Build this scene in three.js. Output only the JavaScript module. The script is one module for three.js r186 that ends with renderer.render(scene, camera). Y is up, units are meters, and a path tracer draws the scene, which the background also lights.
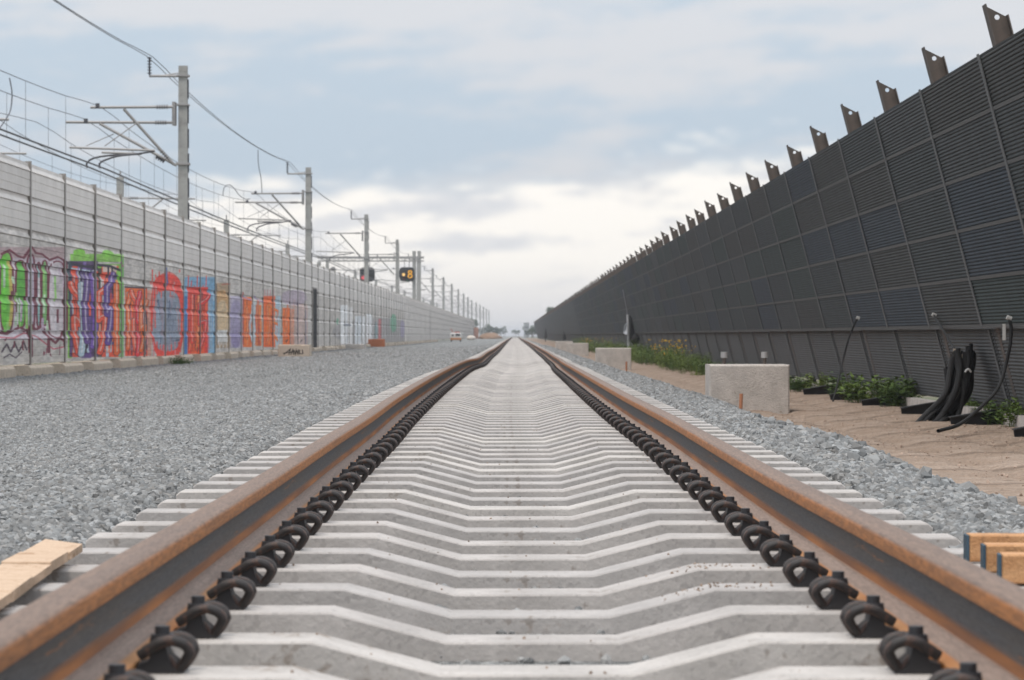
import * as THREE from 'three';
import { mergeGeometries, toCreasedNormals, mergeVertices } from 'three/addons/utils/BufferGeometryUtils.js';
import { ImprovedNoise } from 'three/addons/math/ImprovedNoise.js';
import { FontLoader } from 'three/addons/loaders/FontLoader.js';
import { TextGeometry } from 'three/addons/geometries/TextGeometry.js';

// ---------------------------------------------------------------- camera, sky, sun, exposure
const F = 3050, VX = 515, VY = 335;                 // focal length in pixels and the vanishing point of the track
const EYE = 0.573;                                  // height of the lens above the rail seats
const scene = new THREE.Scene();
const camera = new THREE.PerspectiveCamera(2 * Math.atan(340 / F) * 180 / Math.PI, 1024 / 680, 0.5, 9000);
camera.position.set(0, EYE, 0);
camera.lookAt((512 - VX) / F * 100, EYE + (VY - 340) / F * 100, -100);
camera.focus = 15; camera.userData.fStop = 11;

const renderer = new THREE.WebGLRenderer({ antialias: true });
renderer.toneMapping = THREE.LinearToneMapping;
renderer.toneMappingExposure = 1.3;
renderer.shadowMap.enabled = true;

const noise3 = new ImprovedNoise();
const fbm = (x, y, z, n = 4) => { let a = 0.5, s = 0; for (let i = 0; i < n; i++) { s += a * noise3.noise(x, y, z); x = x * 2.03 + 7.1; y = y * 2.03 + 3.7; z = z * 2.03 + 1.3; a *= 0.5; } return s; };
const sstep = (a, b, x) => { const t = Math.min(1, Math.max(0, (x - a) / (b - a))); return t * t * (3 - 2 * t); };
const lin = (r, g, b) => [r, g, b].map(v => { v /= 255; return v <= 0.04045 ? v / 12.92 : Math.pow((v + 0.055) / 1.055, 2.4); });
const mix3 = (a, b, t) => [a[0] + (b[0] - a[0]) * t, a[1] + (b[1] - a[1]) * t, a[2] + (b[2] - a[2]) * t];

{ // overcast sky: streaks of blue grey and lilac cloud over a paler belt near the horizon
  const W = 4096, H = 2048, data = new Float32Array(W * H * 4);
  const blue = lin(187, 201, 214), lilac = lin(209, 212, 217), cream = lin(253, 249, 243), low = lin(231, 229, 229), grey = lin(222, 223, 226);
  for (let j = 0; j < H; j++) {
    const el = ((j + 0.5) / H - 0.5) * Math.PI, e = el * 180 / Math.PI, ce = Math.cos(el), se = Math.sin(el);
    for (let i = 0; i < W; i++) {
      const o = (j * W + i) * 4; data[o + 3] = 1;
      if (e < -1) { data[o] = 0.5; data[o + 1] = 0.5; data[o + 2] = 0.5; continue; }
      const az = ((i + 0.5) / W - 0.5) * Math.PI * 2, dx = Math.cos(az) * ce, dz = Math.sin(az) * ce;
      const oct = e > 14 ? 2 : 4, big = fbm(dx * 7 + 3, (se - 0.06 * dx) * 34 + 1, dz * 7 + 9, oct);
      const fine = fbm(dx * 26 + 11, (se - 0.06 * dx) * 150, dz * 22 + 5, oct);
      const a = Math.atan2(dx, -dz);
      const top = 2.75 + 0.8 * Math.sin(a * 6) + big * 1.5 + fine * 1.1;            // upper edge of the pale belt
      const wisp = fbm(dx * 95 + 5, (se - 0.05 * dx) * 420 + 3, dz * 95, oct);
      let c = mix3(lilac, blue, sstep(-0.08, 0.36, big * 1.1 + fine * 0.55 + wisp * 0.22 + 0.26 * Math.sin(e * 0.9 - 1.75) * (e < 9 ? 1 : 0.4)));
      const belt = sstep(top + 0.42 + wisp * 0.5, top - 0.30 + wisp * 0.5, e);
      const inBelt = mix3(mix3(cream, grey, sstep(0.02, 0.34, -fine * 1.1 + big * 0.5 + wisp * 0.3)), low, sstep(1.6, 0.3, e));
      c = mix3(c, inBelt, belt);
      const k = (1 + 1.3 * Math.max(0, se)) / 1.3;                                  // an overcast sky is brighter overhead
      data[o] = c[0] * k; data[o + 1] = c[1] * k; data[o + 2] = c[2] * k;
    }
  }
  const sky = new THREE.DataTexture(data, W, H, THREE.RGBAFormat, THREE.FloatType);
  sky.mapping = THREE.EquirectangularReflectionMapping; sky.magFilter = THREE.LinearFilter; sky.needsUpdate = true;
  scene.background = sky; scene.environment = sky;
}
const sun = new THREE.DirectionalLight(0xfff4e6, 1.5);
sun.position.set(-22, 90, -8); sun.target.position.set(0, 0, -40); scene.add(sun, sun.target);
sun.castShadow = true; sun.shadow.radius = 28; sun.shadow.mapSize.set(4096, 4096);
Object.assign(sun.shadow.camera, { left: -60, right: 60, top: 60, bottom: -60, near: 1, far: 400 });
scene.fog = new THREE.FogExp2(0xdfe3ea, 0.00032);

// ---------------------------------------------------------------- helpers
let seed = 20240611;
const rnd = () => { seed = (seed + 0x6D2B79F5) | 0; let t = Math.imul(seed ^ (seed >>> 15), 1 | seed); t = (t + Math.imul(t ^ (t >>> 7), 61 | t)) ^ t; return ((t ^ (t >>> 14)) >>> 0) / 4294967296; };
const rr = (a, b) => a + (b - a) * rnd();
const V = (x, y, z) => new THREE.Vector3(x, y, z);
const at = (px, py, d) => V((px - VX) * d / F, EYE + (VY - py) * d / F, -d);   // a pixel's direction at a known distance
const taken = {};
const numbered = n => { const k = taken[n] = (taken[n] ?? -1) + 1; return k ? `${n}_${String(k).padStart(3, '0')}` : n; };
function tag(o, label, category, group) { o.userData.label = label; o.userData.category = category; if (group) o.userData.group = group; return o; }
function shade(o) { o.castShadow = true; o.receiveShadow = true; return o; }
function thing(name, label, category, p = [0, 0, 0], group) { const g = new THREE.Group(); g.name = numbered(name); g.position.set(...p); scene.add(g); return tag(g, label, category, group); }
function part(name, geo, mat, parent) { const m = shade(new THREE.Mesh(geo, mat)); m.name = name; parent.add(m); return m; }
function solo(name, geo, mat, label, category, group) { const m = shade(new THREE.Mesh(geo, mat)); m.name = numbered(name); scene.add(m); return tag(m, label, category, group); }
function struct(name, geo, mat) { const m = shade(new THREE.Mesh(geo, mat)); m.name = name; m.userData.kind = 'structure'; m.userData.label = name.replace(/_/g, ' '); scene.add(m); return m; }
function stuff(o) { o.userData.kind = 'stuff'; return o; }
function copy(o, label) { const c = o.clone(); c.name = numbered(o.name.replace(/_\d{3}$/, '')); c.userData = { ...o.userData }; if (label) c.userData.label = label; scene.add(c); return c; }
const plain = g => { const n = g.index ? g.toNonIndexed() : g; for (const k of Object.keys(n.attributes)) if (!['position', 'normal', 'uv'].includes(k)) n.deleteAttribute(k); if (!n.attributes.uv) n.setAttribute('uv', new THREE.BufferAttribute(new Float32Array(n.attributes.position.count * 2), 2)); return n; };
const merge = list => mergeGeometries(list.map(plain));
function boxUV(g, k = 1, ou = 0, ov = 0) { // uv in metres by the dominant direction of each face
  g = plain(g); const p = g.attributes.position, n = g.attributes.normal, uv = g.attributes.uv;
  for (let i = 0; i < p.count; i++) {
    const ax = Math.abs(n.getX(i)), ay = Math.abs(n.getY(i)), az = Math.abs(n.getZ(i));
    const [u, v] = ay >= ax && ay >= az ? [p.getX(i), p.getZ(i)] : ax >= az ? [p.getZ(i), p.getY(i)] : [p.getX(i), p.getY(i)];
    uv.setXY(i, u * k + ou, v * k + ov);
  }
  return g;
}
const box = (w, h, l, x = 0, y = 0, z = 0) => new THREE.BoxGeometry(w, h, l).translate(x, y, z);
function bevelBox(w, h, l, b, x = 0, y = 0, z = 0) { // chamfered block, base at y
  const s = new THREE.Shape(); s.moveTo(-w / 2 + b, -h / 2 + b); s.lineTo(w / 2 - b, -h / 2 + b); s.lineTo(w / 2 - b, h / 2 - b); s.lineTo(-w / 2 + b, h / 2 - b); s.closePath();
  return new THREE.ExtrudeGeometry(s, { depth: l - 2 * b, bevelThickness: b, bevelSize: b, bevelSegments: 1 }).translate(x, y, z - l / 2 + b);
}
function prism(pts, len, z0 = 0) { const s = new THREE.Shape(pts.map(p => new THREE.Vector2(...p))); return new THREE.ExtrudeGeometry(s, { depth: len, bevelEnabled: false }).translate(0, 0, z0); }
function tube(pts, r, seg = 8, sides = 6) { return new THREE.TubeGeometry(new THREE.CatmullRomCurve3(pts), seg, r, sides, false); }
function rod(a, b, r, sides = 6, r2 = r) { const d = b.clone().sub(a), g = new THREE.CylinderGeometry(r2, r, d.length(), sides); g.applyQuaternion(new THREE.Quaternion().setFromUnitVectors(V(0, 1, 0), d.clone().normalize())); return g.translate((a.x + b.x) / 2, (a.y + b.y) / 2, (a.z + b.z) / 2); }
const std = (c, rough = 0.9, o = {}) => new THREE.MeshStandardMaterial({ color: new THREE.Color().setRGB(...c), roughness: rough, ...o });

// tileable value noise for textures
function tileNoise(n, cells, s0) {
  const out = new Float32Array(n * n); let s = s0;
  const r = () => { s = (s * 1664525 + 1013904223) >>> 0; return s / 4294967296; };
  let amp = 1, tot = 0;
  for (let c = cells; c <= n / 2 && amp > 0.06; c *= 2, amp *= 0.62) {
    const g = Float32Array.from({ length: c * c }, r); tot += amp;
    for (let y = 0; y < n; y++) for (let x = 0; x < n; x++) {
      const fx = x / n * c, fy = y / n * c, x0 = Math.floor(fx), y0 = Math.floor(fy), tx = fx - x0, ty = fy - y0, sx = tx * tx * (3 - 2 * tx), sy = ty * ty * (3 - 2 * ty);
      const x1 = (x0 + 1) % c, y1 = (y0 + 1) % c;
      out[y * n + x] += amp * ((g[y0 * c + x0] * (1 - sx) + g[y0 * c + x1] * sx) * (1 - sy) + (g[y1 * c + x0] * (1 - sx) + g[y1 * c + x1] * sx) * sy);
    }
  }
  for (let i = 0; i < out.length; i++) out[i] /= tot;
  return out;
}
function tex(w, h, f, srgb = true, rx = 1, ry = 1) { // f(x, y) gives linear colour 0..1 (stored as sRGB) or a grey value
  const d = new Uint8Array(w * h * 4), enc = v => 255 * (v <= 0.0031308 ? v * 12.92 : 1.055 * Math.pow(v, 1 / 2.4) - 0.055);
  for (let y = 0; y < h; y++) for (let x = 0; x < w; x++) {
    const c = f(x, y), o = (y * w + x) * 4;
    for (let k = 0; k < 3; k++) { const v = Math.min(1, Math.max(0, Array.isArray(c) ? c[k] : c)); d[o + k] = srgb ? enc(v) : v * 255; }
    d[o + 3] = 255;
  }
  const t = new THREE.DataTexture(d, w, h); t.wrapS = t.wrapT = THREE.RepeatWrapping; t.magFilter = THREE.LinearFilter; t.repeat.set(rx, ry);
  if (srgb) t.colorSpace = THREE.SRGBColorSpace; t.needsUpdate = true; return t;
}
const N1 = tileNoise(512, 8, 11), N2 = tileNoise(512, 64, 23), N3 = tileNoise(512, 4, 37);
const n1 = (x, y) => N1[((y & 511) << 9) | (x & 511)], n2 = (x, y) => N2[((y & 511) << 9) | (x & 511)], n3 = (x, y) => N3[((y & 511) << 9) | (x & 511)];
const stretch = (v, k) => Math.min(1, Math.max(0, 0.5 + (v - 0.5) * k));

// ---------------------------------------------------------------- materials
const fineBump = tex(512, 512, (x, y) => stretch(n2(x, y), 2.2), false, 1.6, 1.6);
function concreteTex(base, dirt, amount, k = 0) {
  return tex(512, 512, (x, y) => {
    const a = stretch(n1(x + k, y), 2.6), b = stretch(n2(x, y + k), 2.0), c = stretch(n3(x + 91 + k, y + 17), 3);
    const pit = b > 0.86 ? 0.8 : 1, m = 0.86 + 0.2 * a + 0.12 * (b - 0.5);
    return mix3(base.map(v => v * m * pit), dirt, amount * sstep(0.62, 0.95, c * 0.6 + b * 0.4));
  });
}
const M = {};
M.sleeper = [0, 1, 2].map(i => new THREE.MeshStandardMaterial({ map: concreteTex([[0.45, 0.42, 0.40], [0.485, 0.455, 0.43], [0.425, 0.40, 0.385]][i], [0.24, 0.195, 0.16], 0.75, i * 131), roughness: 0.92, bumpMap: fineBump, bumpScale: 0.0007 }));
for (const m of M.sleeper) m.map.repeat.set(0.9, 0.9);
M.concrete = new THREE.MeshStandardMaterial({ map: concreteTex([0.54, 0.49, 0.45], [0.28, 0.23, 0.18], 0.75, 55), roughness: 0.93, bumpMap: fineBump, bumpScale: 0.004 });
M.plinth = new THREE.MeshStandardMaterial({ map: concreteTex([0.60, 0.50, 0.40], [0.27, 0.20, 0.14], 0.8, 77), roughness: 0.95, bumpMap: fineBump, bumpScale: 0.004 });
M.mast = new THREE.MeshStandardMaterial({ map: concreteTex([0.36, 0.36, 0.35], [0.2, 0.19, 0.18], 0.5, 99), roughness: 0.9 });
M.steel = std([0.34, 0.33, 0.33], 0.55, { metalness: 0.35 });
M.wire = std([0.10, 0.105, 0.12], 0.6);
M.insulator = std([0.07, 0.07, 0.085], 0.5);
M.clip = new THREE.MeshStandardMaterial({ map: tex(256, 256, (x, y) => mix3([0.022, 0.019, 0.019], [0.085, 0.045, 0.032], sstep(0.40, 0.90, stretch(n1(x * 2, y * 2), 2.4)))), roughness: 0.62 });
M.bolt = std([0.028, 0.028, 0.032], 0.6);
M.guide = std([0.022, 0.021, 0.023], 0.55);
M.black = std([0.018, 0.018, 0.02], 0.6);
M.blackCable = [std([0.010, 0.010, 0.011], 0.85), std([0.015, 0.015, 0.016], 0.85), std([0.022, 0.020, 0.018], 0.9)];
M.post = std([0.20, 0.185, 0.175], 0.6, { metalness: 0.2 });

// rail: rust on head flanks, mill scale on the web, dust on the foot; u runs along the rail, v across the profile
function railTex(f) { return tex(1024, 128, (x, y) => { const a = stretch(n1(x >> 1, y * 2), 2.5), s = stretch(n1((x >> 3) + 60, y * 4 + 31), 2.2), g = stretch(n2(x, y * 3), 1.8); return f(y / 127, a, s, g); }); }
const ORANGE = [0.37, 0.135, 0.030], BROWN = [0.20, 0.075, 0.024], TOP = [0.20, 0.130, 0.092], SCALE = [0.084, 0.087, 0.092], DUST = [0.27, 0.20, 0.165];
M.railHead = new THREE.MeshStandardMaterial({ roughness: 0.62, metalness: 0.15, map: railTex((v, a, s, g) => {
  const t = Math.abs(v - 0.5) * 2;                                       // 0 in the middle of the running surface, 1 under the head
  const side = mix3(mix3(BROWN, ORANGE, 0.35 + 0.65 * a), [0.40, 0.17, 0.055], 0.5 * s);
  const edge = 0.40 + 0.03 * (s - 0.5);
  return mix3(mix3(TOP, [0.155, 0.105, 0.08], 0.8 * s).map(q => q * (0.7 + 0.6 * g)), side.map(q => q * (0.66 + 0.68 * g)), sstep(edge - 0.05, edge + 0.05, t));
}) });
M.railWeb = new THREE.MeshStandardMaterial({ roughness: 0.7, metalness: 0.1, map: railTex((v, a, s, g) => {
  const low = sstep(0.34 + 0.14 * (s - 0.5), 0.12 + 0.1 * (s - 0.5), v), spots = sstep(0.84, 0.98, a * 0.7 + g * 0.3);
  return mix3(mix3(SCALE, [0.100, 0.090, 0.082], a).map(q => q * (0.7 + 0.6 * g)), mix3(BROWN, ORANGE, a), Math.max(low, 0.7 * spots, 0.5 * sstep(0.93 + 0.06 * s, 1.05, v)));
}) });
M.railFoot = new THREE.MeshStandardMaterial({ roughness: 0.75, map: railTex((v, a, s, g) => {
  const t = v < 0.5 ? v * 2 : (1 - v) * 2;                               // 0 at the lower edge of the foot, 1 at the web
  const c = mix3(DUST, [0.2, 0.14, 0.11], 0.75 * s).map(q => q * (0.8 + 0.4 * g));
  return mix3(c, mix3(ORANGE, [0.36, 0.18, 0.07], a), Math.max(sstep(0.46, 0.34, t + 0.08 * (s - 0.5)), sstep(0.80 + 0.1 * (s - 0.5), 0.93, t)));
}) });

// ballast, sand, terrain
M.ballast = new THREE.MeshStandardMaterial({ map: tex(512, 512, (x, y) => { const b = stretch(n2(x, y), 3.2), a = stretch(n1(x, y), 2); return [0.285, 0.29, 0.286].map(v => v * (0.45 + 0.85 * b) * (0.9 + 0.2 * a)); }), roughness: 0.95, bumpMap: tex(512, 512, (x, y) => stretch(n2(x, y), 3.2), false), bumpScale: 0.018 });
M.sand = new THREE.MeshStandardMaterial({ map: tex(512, 512, (x, y) => { const b = stretch(n2(x, y), 2.4), a = stretch(n1(x, y), 2.8), c = stretch(n3(x + 40, y), 3); return mix3(mix3([0.315, 0.228, 0.168], [0.395, 0.300, 0.235], a), [0.17, 0.12, 0.085], 0.65 * sstep(0.5, 0.95, c) + 0.45 * sstep(0.68, 0.95, b)).map(v => v * (0.82 + 0.36 * b)); }), roughness: 0.97, bumpMap: tex(512, 512, (x, y) => 0.5 * stretch(n1(x, y), 2.5) + 0.5 * stretch(n2(x, y), 2.5), false), bumpScale: 0.06 });
M.sand.map.repeat.set(0.45, 0.45); M.sand.bumpMap.repeat.set(0.45, 0.45);
M.terrain = new THREE.MeshStandardMaterial({ map: tex(256, 256, (x, y) => mix3([0.16, 0.14, 0.10], [0.10, 0.115, 0.06], stretch(n1(x * 2, y * 2), 3))), roughness: 1 });
M.terrain.map.repeat.set(0.05, 0.05);

// ---------------------------------------------------------------- the line of the track (metres; measured from the rails in the photograph)
function curve(pts) { return d => { let i = 0; while (i < pts.length - 2 && d > pts[i + 1][0]) i++; const p = k => pts[Math.min(pts.length - 1, Math.max(0, k))], [x1, y1] = p(i), [x2, y2] = p(i + 1), t = Math.min(1, Math.max(0, (d - x1) / (x2 - x1))), m = (k) => { const a = p(k - 1), b = p(k + 1); return (b[1] - a[1]) / Math.max(1e-6, b[0] - a[0]); }, h = x2 - x1, t2 = t * t, t3 = t2 * t; return (2 * t3 - 3 * t2 + 1) * y1 + (t3 - 2 * t2 + t) * h * m(i) + (-2 * t3 + 3 * t2) * y2 + (t3 - t2) * h * m(i + 1); }; }
const K = 0.928;
const drop = curve([[0, .407], [6, .407], [9.6, .411], [12.7, .403], [16.3, .397], [21, .390], [30, .381], [38, .380], [47, .384], [54, .394], [60, .418], [67, .424], [80, .410], [103, .42], [150, .41], [250, .40], [400, .41], [1200, .41]].map(([d, v]) => [d * K, v]));
const shift = curve([[0, .045], [6, .04], [9.6, .024], [12.7, .016], [16.3, .010], [21, -.019], [30, -.038], [40, -.040], [49, -.034], [55, .008], [61, .050], [67, .056], [80, .06], [103, .08], [150, .08], [250, .05], [400, .03], [1200, 0]].map(([d, v]) => [d * K, v]));
const trackY = d => 0.407 - drop(d), trackX = d => shift(d);
const FAR = 760;

// ---------------------------------------------------------------- ground
function sheet(xs, zs, yf, k = 1, xf = (x) => x) { // grid with uv in metres
  const pos = [], uv = [], idx = [];
  zs.forEach(d => xs.forEach(x => { const X = xf(x, d); pos.push(X, yf(x, d), -d); uv.push(X * k, d * k); }));
  const n = xs.length;
  for (let j = 0; j < zs.length - 1; j++) for (let i = 0; i < n - 1; i++) { const a = j * n + i; idx.push(a, a + 1, a + n, a + 1, a + n + 1, a + n); }
  const g = new THREE.BufferGeometry(); g.setAttribute('position', new THREE.Float32BufferAttribute(pos, 3)); g.setAttribute('uv', new THREE.Float32BufferAttribute(uv, 2)); g.setIndex(idx); g.computeVertexNormals(); return g;
}
const range = (a, b, s) => { const r = []; for (let v = a; v < b - 1e-6; v += s) r.push(v); r.push(b); return r; };
const LWALL = -8.29, RB = 4.9 + 0.264 * 0.786, SANDY = EYE - 0.92, LEFTY = EYE - 0.709;
struct('terrain', sheet(range(-2400, 2400, 400), range(-200, 5000, 400), () => -1.2), M.terrain);
const lowGround = sheet([-60, -30, -16, -9, 0, 6, 9, 16, 40], [...range(-8, 40, 8), ...range(60, 1500, 40)], () => -0.62);
struct('ground', lowGround, M.terrain);
function ballastY(x, d) { // the bed: flush with the sleepers' ends, falling gently left and more steeply right
  const bump = 0.030 * fbm(x * 1.1, d * 0.55, 2.2, 3);
  if (x < 0) { const t = -x; return (t < 1.12 ? -0.10 : t < 1.32 ? -0.10 + 0.078 * (t - 1.12) / 0.2 : -0.022 + (LEFTY + 0.022) * sstep(1.6, 3.4, t)) + (t > 1.3 ? bump : 0) + trackY(d) * (t < 3 ? 1 : 0); }
  const edge = 1.88 + 0.12 * noise3.noise(d * 0.25, 3, 8);
  return (x < 1.12 ? -0.10 : x < 1.32 ? -0.10 + 0.078 * (x - 1.12) / 0.2 : -0.022 + (SANDY - 0.10 + 0.022) * sstep(edge - 0.35, edge + 0.95, x)) + (x > 1.3 ? bump * 1.4 : 0) + trackY(d) * (x < 2.4 ? 1 : 0);
}
const rowsNear = [...range(2, 60, 0.5), ...range(61, 140, 1.5), ...range(146, FAR + 100, 8)];
struct('ballast_bed', sheet([-9.2, -8.4, -7.4, -6.4, -5.4, -4.6, -3.8, -3.2, -2.7, -2.3, -2, -1.75, -1.6, -1.45, -1.32, -1.22, -1.12, -0.9, 0, 0.9, 1.12, 1.22, 1.32, 1.45, 1.6, 1.75, 1.95, 2.15, 2.35, 2.55, 2.75, 2.95, 3.2], rowsNear, ballastY, 1 / 0.9), M.ballast);
const sandY = (x, d) => SANDY + 0.035 * fbm(x * 0.9, d * 0.45, 5.5, 3) + 0.012 * fbm(x * 5, d * 1.6, 1.5, 2) - 0.045 * Math.exp(-((x - 3.35 - 0.1 * Math.sin(d * 0.13)) ** 2) / 0.02) - 0.04 * Math.exp(-((x - 4.15 - 0.1 * Math.sin(d * 0.13)) ** 2) / 0.02) + 0.022 * fbm(x * 3.1, d * 0.9, 7.7, 2);
struct('sand_strip', sheet(range(2.3, 5.6, 0.11), [...range(12, 60, 0.3), ...range(61, 140, 1.5), ...range(146, FAR + 100, 8)], sandY), M.sand);

// loose stones lying on the bed: nobody could count them
function stoneGeo(k) {
  const g = mergeVertices(new THREE.IcosahedronGeometry(1, 0).deleteAttribute('uv').deleteAttribute('normal')), p = g.attributes.position;
  for (let i = 0; i < p.count; i++) { const s = 0.72 + 0.5 * rnd(); p.setXYZ(i, p.getX(i) * s * (1 + 0.25 * k), p.getY(i) * s * 0.78, p.getZ(i) * s); }
  const f = g.toNonIndexed(); f.computeVertexNormals(); return f;
}
{
  const mat = new THREE.MeshStandardMaterial({ color: 0xffffff, roughness: 0.92 });
  const sets = [[], [], [], []], m = new THREE.Matrix4(), q = new THREE.Quaternion(), e = new THREE.Euler();
  const put = (x, d, r, lift = 0) => { e.set(rr(0, 6.3), rr(0, 6.3), rr(0, 6.3)); q.setFromEuler(e); m.compose(V(x, ballastY(x, d) + r * 0.25 + lift, -d), q, V(r * rr(0.8, 1.25), r * rr(0.75, 1.1), r)); sets[Math.floor(rnd() * 4)].push([...m.elements]); };
  const fill = (x0, x1, d0, d1, dens, r0, r1) => { const n = Math.round((x1 - x0) * (d1 - d0) * dens); for (let i = 0; i < n; i++) { const x = rr(x0, x1), d = rr(d0, d1); const lim = 0.173 * d + 1.1; if (Math.abs(x) > lim) continue; put(x, d, rr(r0, r1)); } };
  fill(-6.0, -1.17, 4.5, 26, 3000, 0.007, 0.020); fill(-8.35, -1.18, 26, 50, 1500, 0.010, 0.024); fill(-8.35, -1.25, 50, 90, 460, 0.016, 0.034); fill(-8.35, -1.25, 90, 170, 60, 0.025, 0.05);
  fill(1.17, 3.0, 6, 26, 2700, 0.008, 0.024); fill(1.18, 3.0, 26, 55, 1300, 0.012, 0.028); fill(1.25, 3.0, 55, 110, 330, 0.02, 0.042); fill(1.25, 3.0, 110, 170, 90, 0.025, 0.05);
  fill(-1.24, 1.24, 4.5, 14, 60, 0.010, 0.018);
  for (let i = 0; i < 900; i++) { const d = 16 + 5 * (rnd() + rnd() - 1), x = 1.95 + 0.45 * (rnd() + rnd() - 1); put(x, d, rr(0.02, 0.04), 0.02 * rnd()); } // a heap of coarser stones
  for (let i = 0; i < 500; i++) put(rr(2.7, 3.35), rr(14, 70), rr(0.008, 0.02), 0.0);
  const c = new THREE.Color();
  sets.forEach((list, k) => {
    const im = new THREE.InstancedMesh(stoneGeo(k % 2), mat, list.length); im.name = numbered('ballast_stones'); shade(im); stuff(im);
    list.forEach((el, i) => { im.setMatrixAt(i, m.fromArray(el)); const t = rnd(), v = 0.14 + 0.17 * t * t + 0.05 * rnd(), dust = rnd() < 0.10 ? 0.12 : 0; const w = rnd() + dust * 6; c.setRGB(v * (0.965 + 0.05 * w), v * 1.0, v * (1.02 - 0.045 * w)); im.setColorAt(i, c); });
    tag(im, 'loose grey crushed stone ballast beside the track', 'ballast'); scene.add(im);
  });
}
{ // crumbs of soil dropped on the nearer sleepers
  const n = 260, im = new THREE.InstancedMesh(stoneGeo(0), new THREE.MeshStandardMaterial({ roughness: 1 }), n), m = new THREE.Matrix4(), q = new THREE.Quaternion(), c = new THREE.Color();
  for (let i = 0; i < n; i++) { const near = i < 90, k = near ? 4 + Math.floor(rnd() * 2) : Math.floor(rnd() * 40), d = 4.59 + k * 0.6 + rr(-0.08, 0.08), x = near ? 0.44 + 0.16 * (rnd() + rnd() - 1) : rr(-0.6, 0.6), ax = Math.abs(x), y = (ax >= 0.42 ? 0 : ax <= 0.18 ? -0.062 : -0.062 * (0.42 - ax) / 0.24), r = rr(0.0012, 0.0036); q.setFromEuler(new THREE.Euler(rr(0, 6), rr(0, 6), rr(0, 6))); m.compose(V(x + trackX(d), y + trackY(d) + r * 0.4, -d), q, V(r * 1.5, r, r)); im.setMatrixAt(i, m); const t = rnd(); c.setRGB(0.17 + 0.2 * t, 0.125 + 0.15 * t, 0.095 + 0.115 * t); im.setColorAt(i, c); }
  im.name = 'soil_crumbs'; stuff(shade(im)); tag(im, 'brown soil crumbs scattered over the sleepers', 'crumbs'); scene.add(im);
}
{ // clods and pebbles in the sand
  const mat = new THREE.MeshStandardMaterial({ roughness: 1 }), n = 1900, im = new THREE.InstancedMesh(stoneGeo(0), mat, n), m = new THREE.Matrix4(), q = new THREE.Quaternion(), c = new THREE.Color();
  for (let i = 0; i < n; i++) { const x = rr(2.6, 5.0), d = 14 + 70 * rnd() * rnd() + rr(0, 10), r = 0.003 + 0.013 * rnd() * rnd(); q.setFromEuler(new THREE.Euler(rr(0, 6), rr(0, 6), rr(0, 6))); m.compose(V(x, sandY(x, d) + r * 0.3, -d), q, V(r * 1.6, r, r)); im.setMatrixAt(i, m); const t = rnd(); c.setRGB(0.27 + 0.2 * t, 0.2 + 0.15 * t, 0.155 + 0.125 * t); im.setColorAt(i, c); }
  im.name = 'sand_clods'; stuff(shade(im)); tag(im, 'small clods and pebbles strewn over the sand strip', 'clods'); scene.add(im);
}

// ---------------------------------------------------------------- sleepers and fastenings
function sleeperGeo(detail) {
  const st = detail ? [-1.25, -1.236, -1.0, -0.42, -0.18, 0.18, 0.42, 1.0, 1.236, 1.25] : [-1.25, -0.42, -0.18, 0.18, 0.42, 1.25];
  const topY = x => Math.abs(x) >= 0.42 ? 0 : Math.abs(x) <= 0.18 ? -0.062 : -0.062 * (0.42 - Math.abs(x)) / 0.24;
  const ring = x => { const y = topY(x), e = Math.abs(x) > 1.24 && detail ? 0.012 : 0; return [[-0.104, -0.2], [-0.092, y - 0.004 - e], [-0.088, y - e], [0.088, y - e], [0.092, y - 0.004 - e], [0.104, -0.2]]; };
  const pos = []; const tri = (...v) => v.forEach(p => pos.push(...p));
  for (let i = 0; i < st.length - 1; i++) { const a = ring(st[i]), b = ring(st[i + 1]); for (let k = 0; k < 5; k++) { const A = [st[i], a[k][1], -a[k][0]], B = [st[i + 1], b[k][1], -b[k][0]], C = [st[i + 1], b[k + 1][1], -b[k + 1][0]], D = [st[i], a[k + 1][1], -a[k + 1][0]]; tri(A, B, C, A, C, D); } }
  for (const [x, f] of [[st[0], 1], [st[st.length - 1], 0]]) { const r = ring(x).map(p => [x, p[1], -p[0]]); for (let k = 1; k < 5; k++) f ? tri(r[0], r[k], r[k + 1]) : tri(r[0], r[k + 1], r[k]); }
  const g = new THREE.BufferGeometry(); g.setAttribute('position', new THREE.Float32BufferAttribute(pos, 3)); g.computeVertexNormals(); return g;
}
const FOOT = 0.07, RAILX = 0.7175 + 0.035, FY = 0.159;
function clipGeo(hi) { // tension clamp: two loops either side of the screw; u runs from the foot's edge towards the middle of the track
  const seg = hi ? 26 : 11, sides = hi ? 7 : 4, g = [], bent = (p, r) => new THREE.TubeGeometry(new THREE.CatmullRomCurve3(p, false, 'catmullrom', 0.22), seg, r, sides, false);
  for (const s of [-1, 1]) g.push(bent([V(0.014, 0.034, s * 0.006), V(0.034, 0.022, s * 0.014), V(0.055, 0.004, s * 0.024), V(0.070, 0.022, s * 0.031), V(0.077, 0.038, s * 0.036), V(0.066, 0.052, s * 0.040), V(0.044, 0.059, s * 0.041), V(0.020, 0.053, s * 0.039), V(0.000, 0.040, s * 0.036), V(-0.016, 0.030, s * 0.032)], hi ? 0.0108 : 0.0110));
  return boxUV(merge(g), 6);
}
const guideGeo = boxUV(merge([prism([[-0.020, -0.002], [0.042, -0.002], [0.056, -0.012], [0.068, 0.010], [0.064, 0.014], [0.056, 0.002], [0.042, 0.012], [0.036, 0.030], [0.032, 0.048], [0.008, 0.048], [0.000, 0.020], [-0.020, 0.014]], 0.070, -0.035)]), 3);
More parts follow.
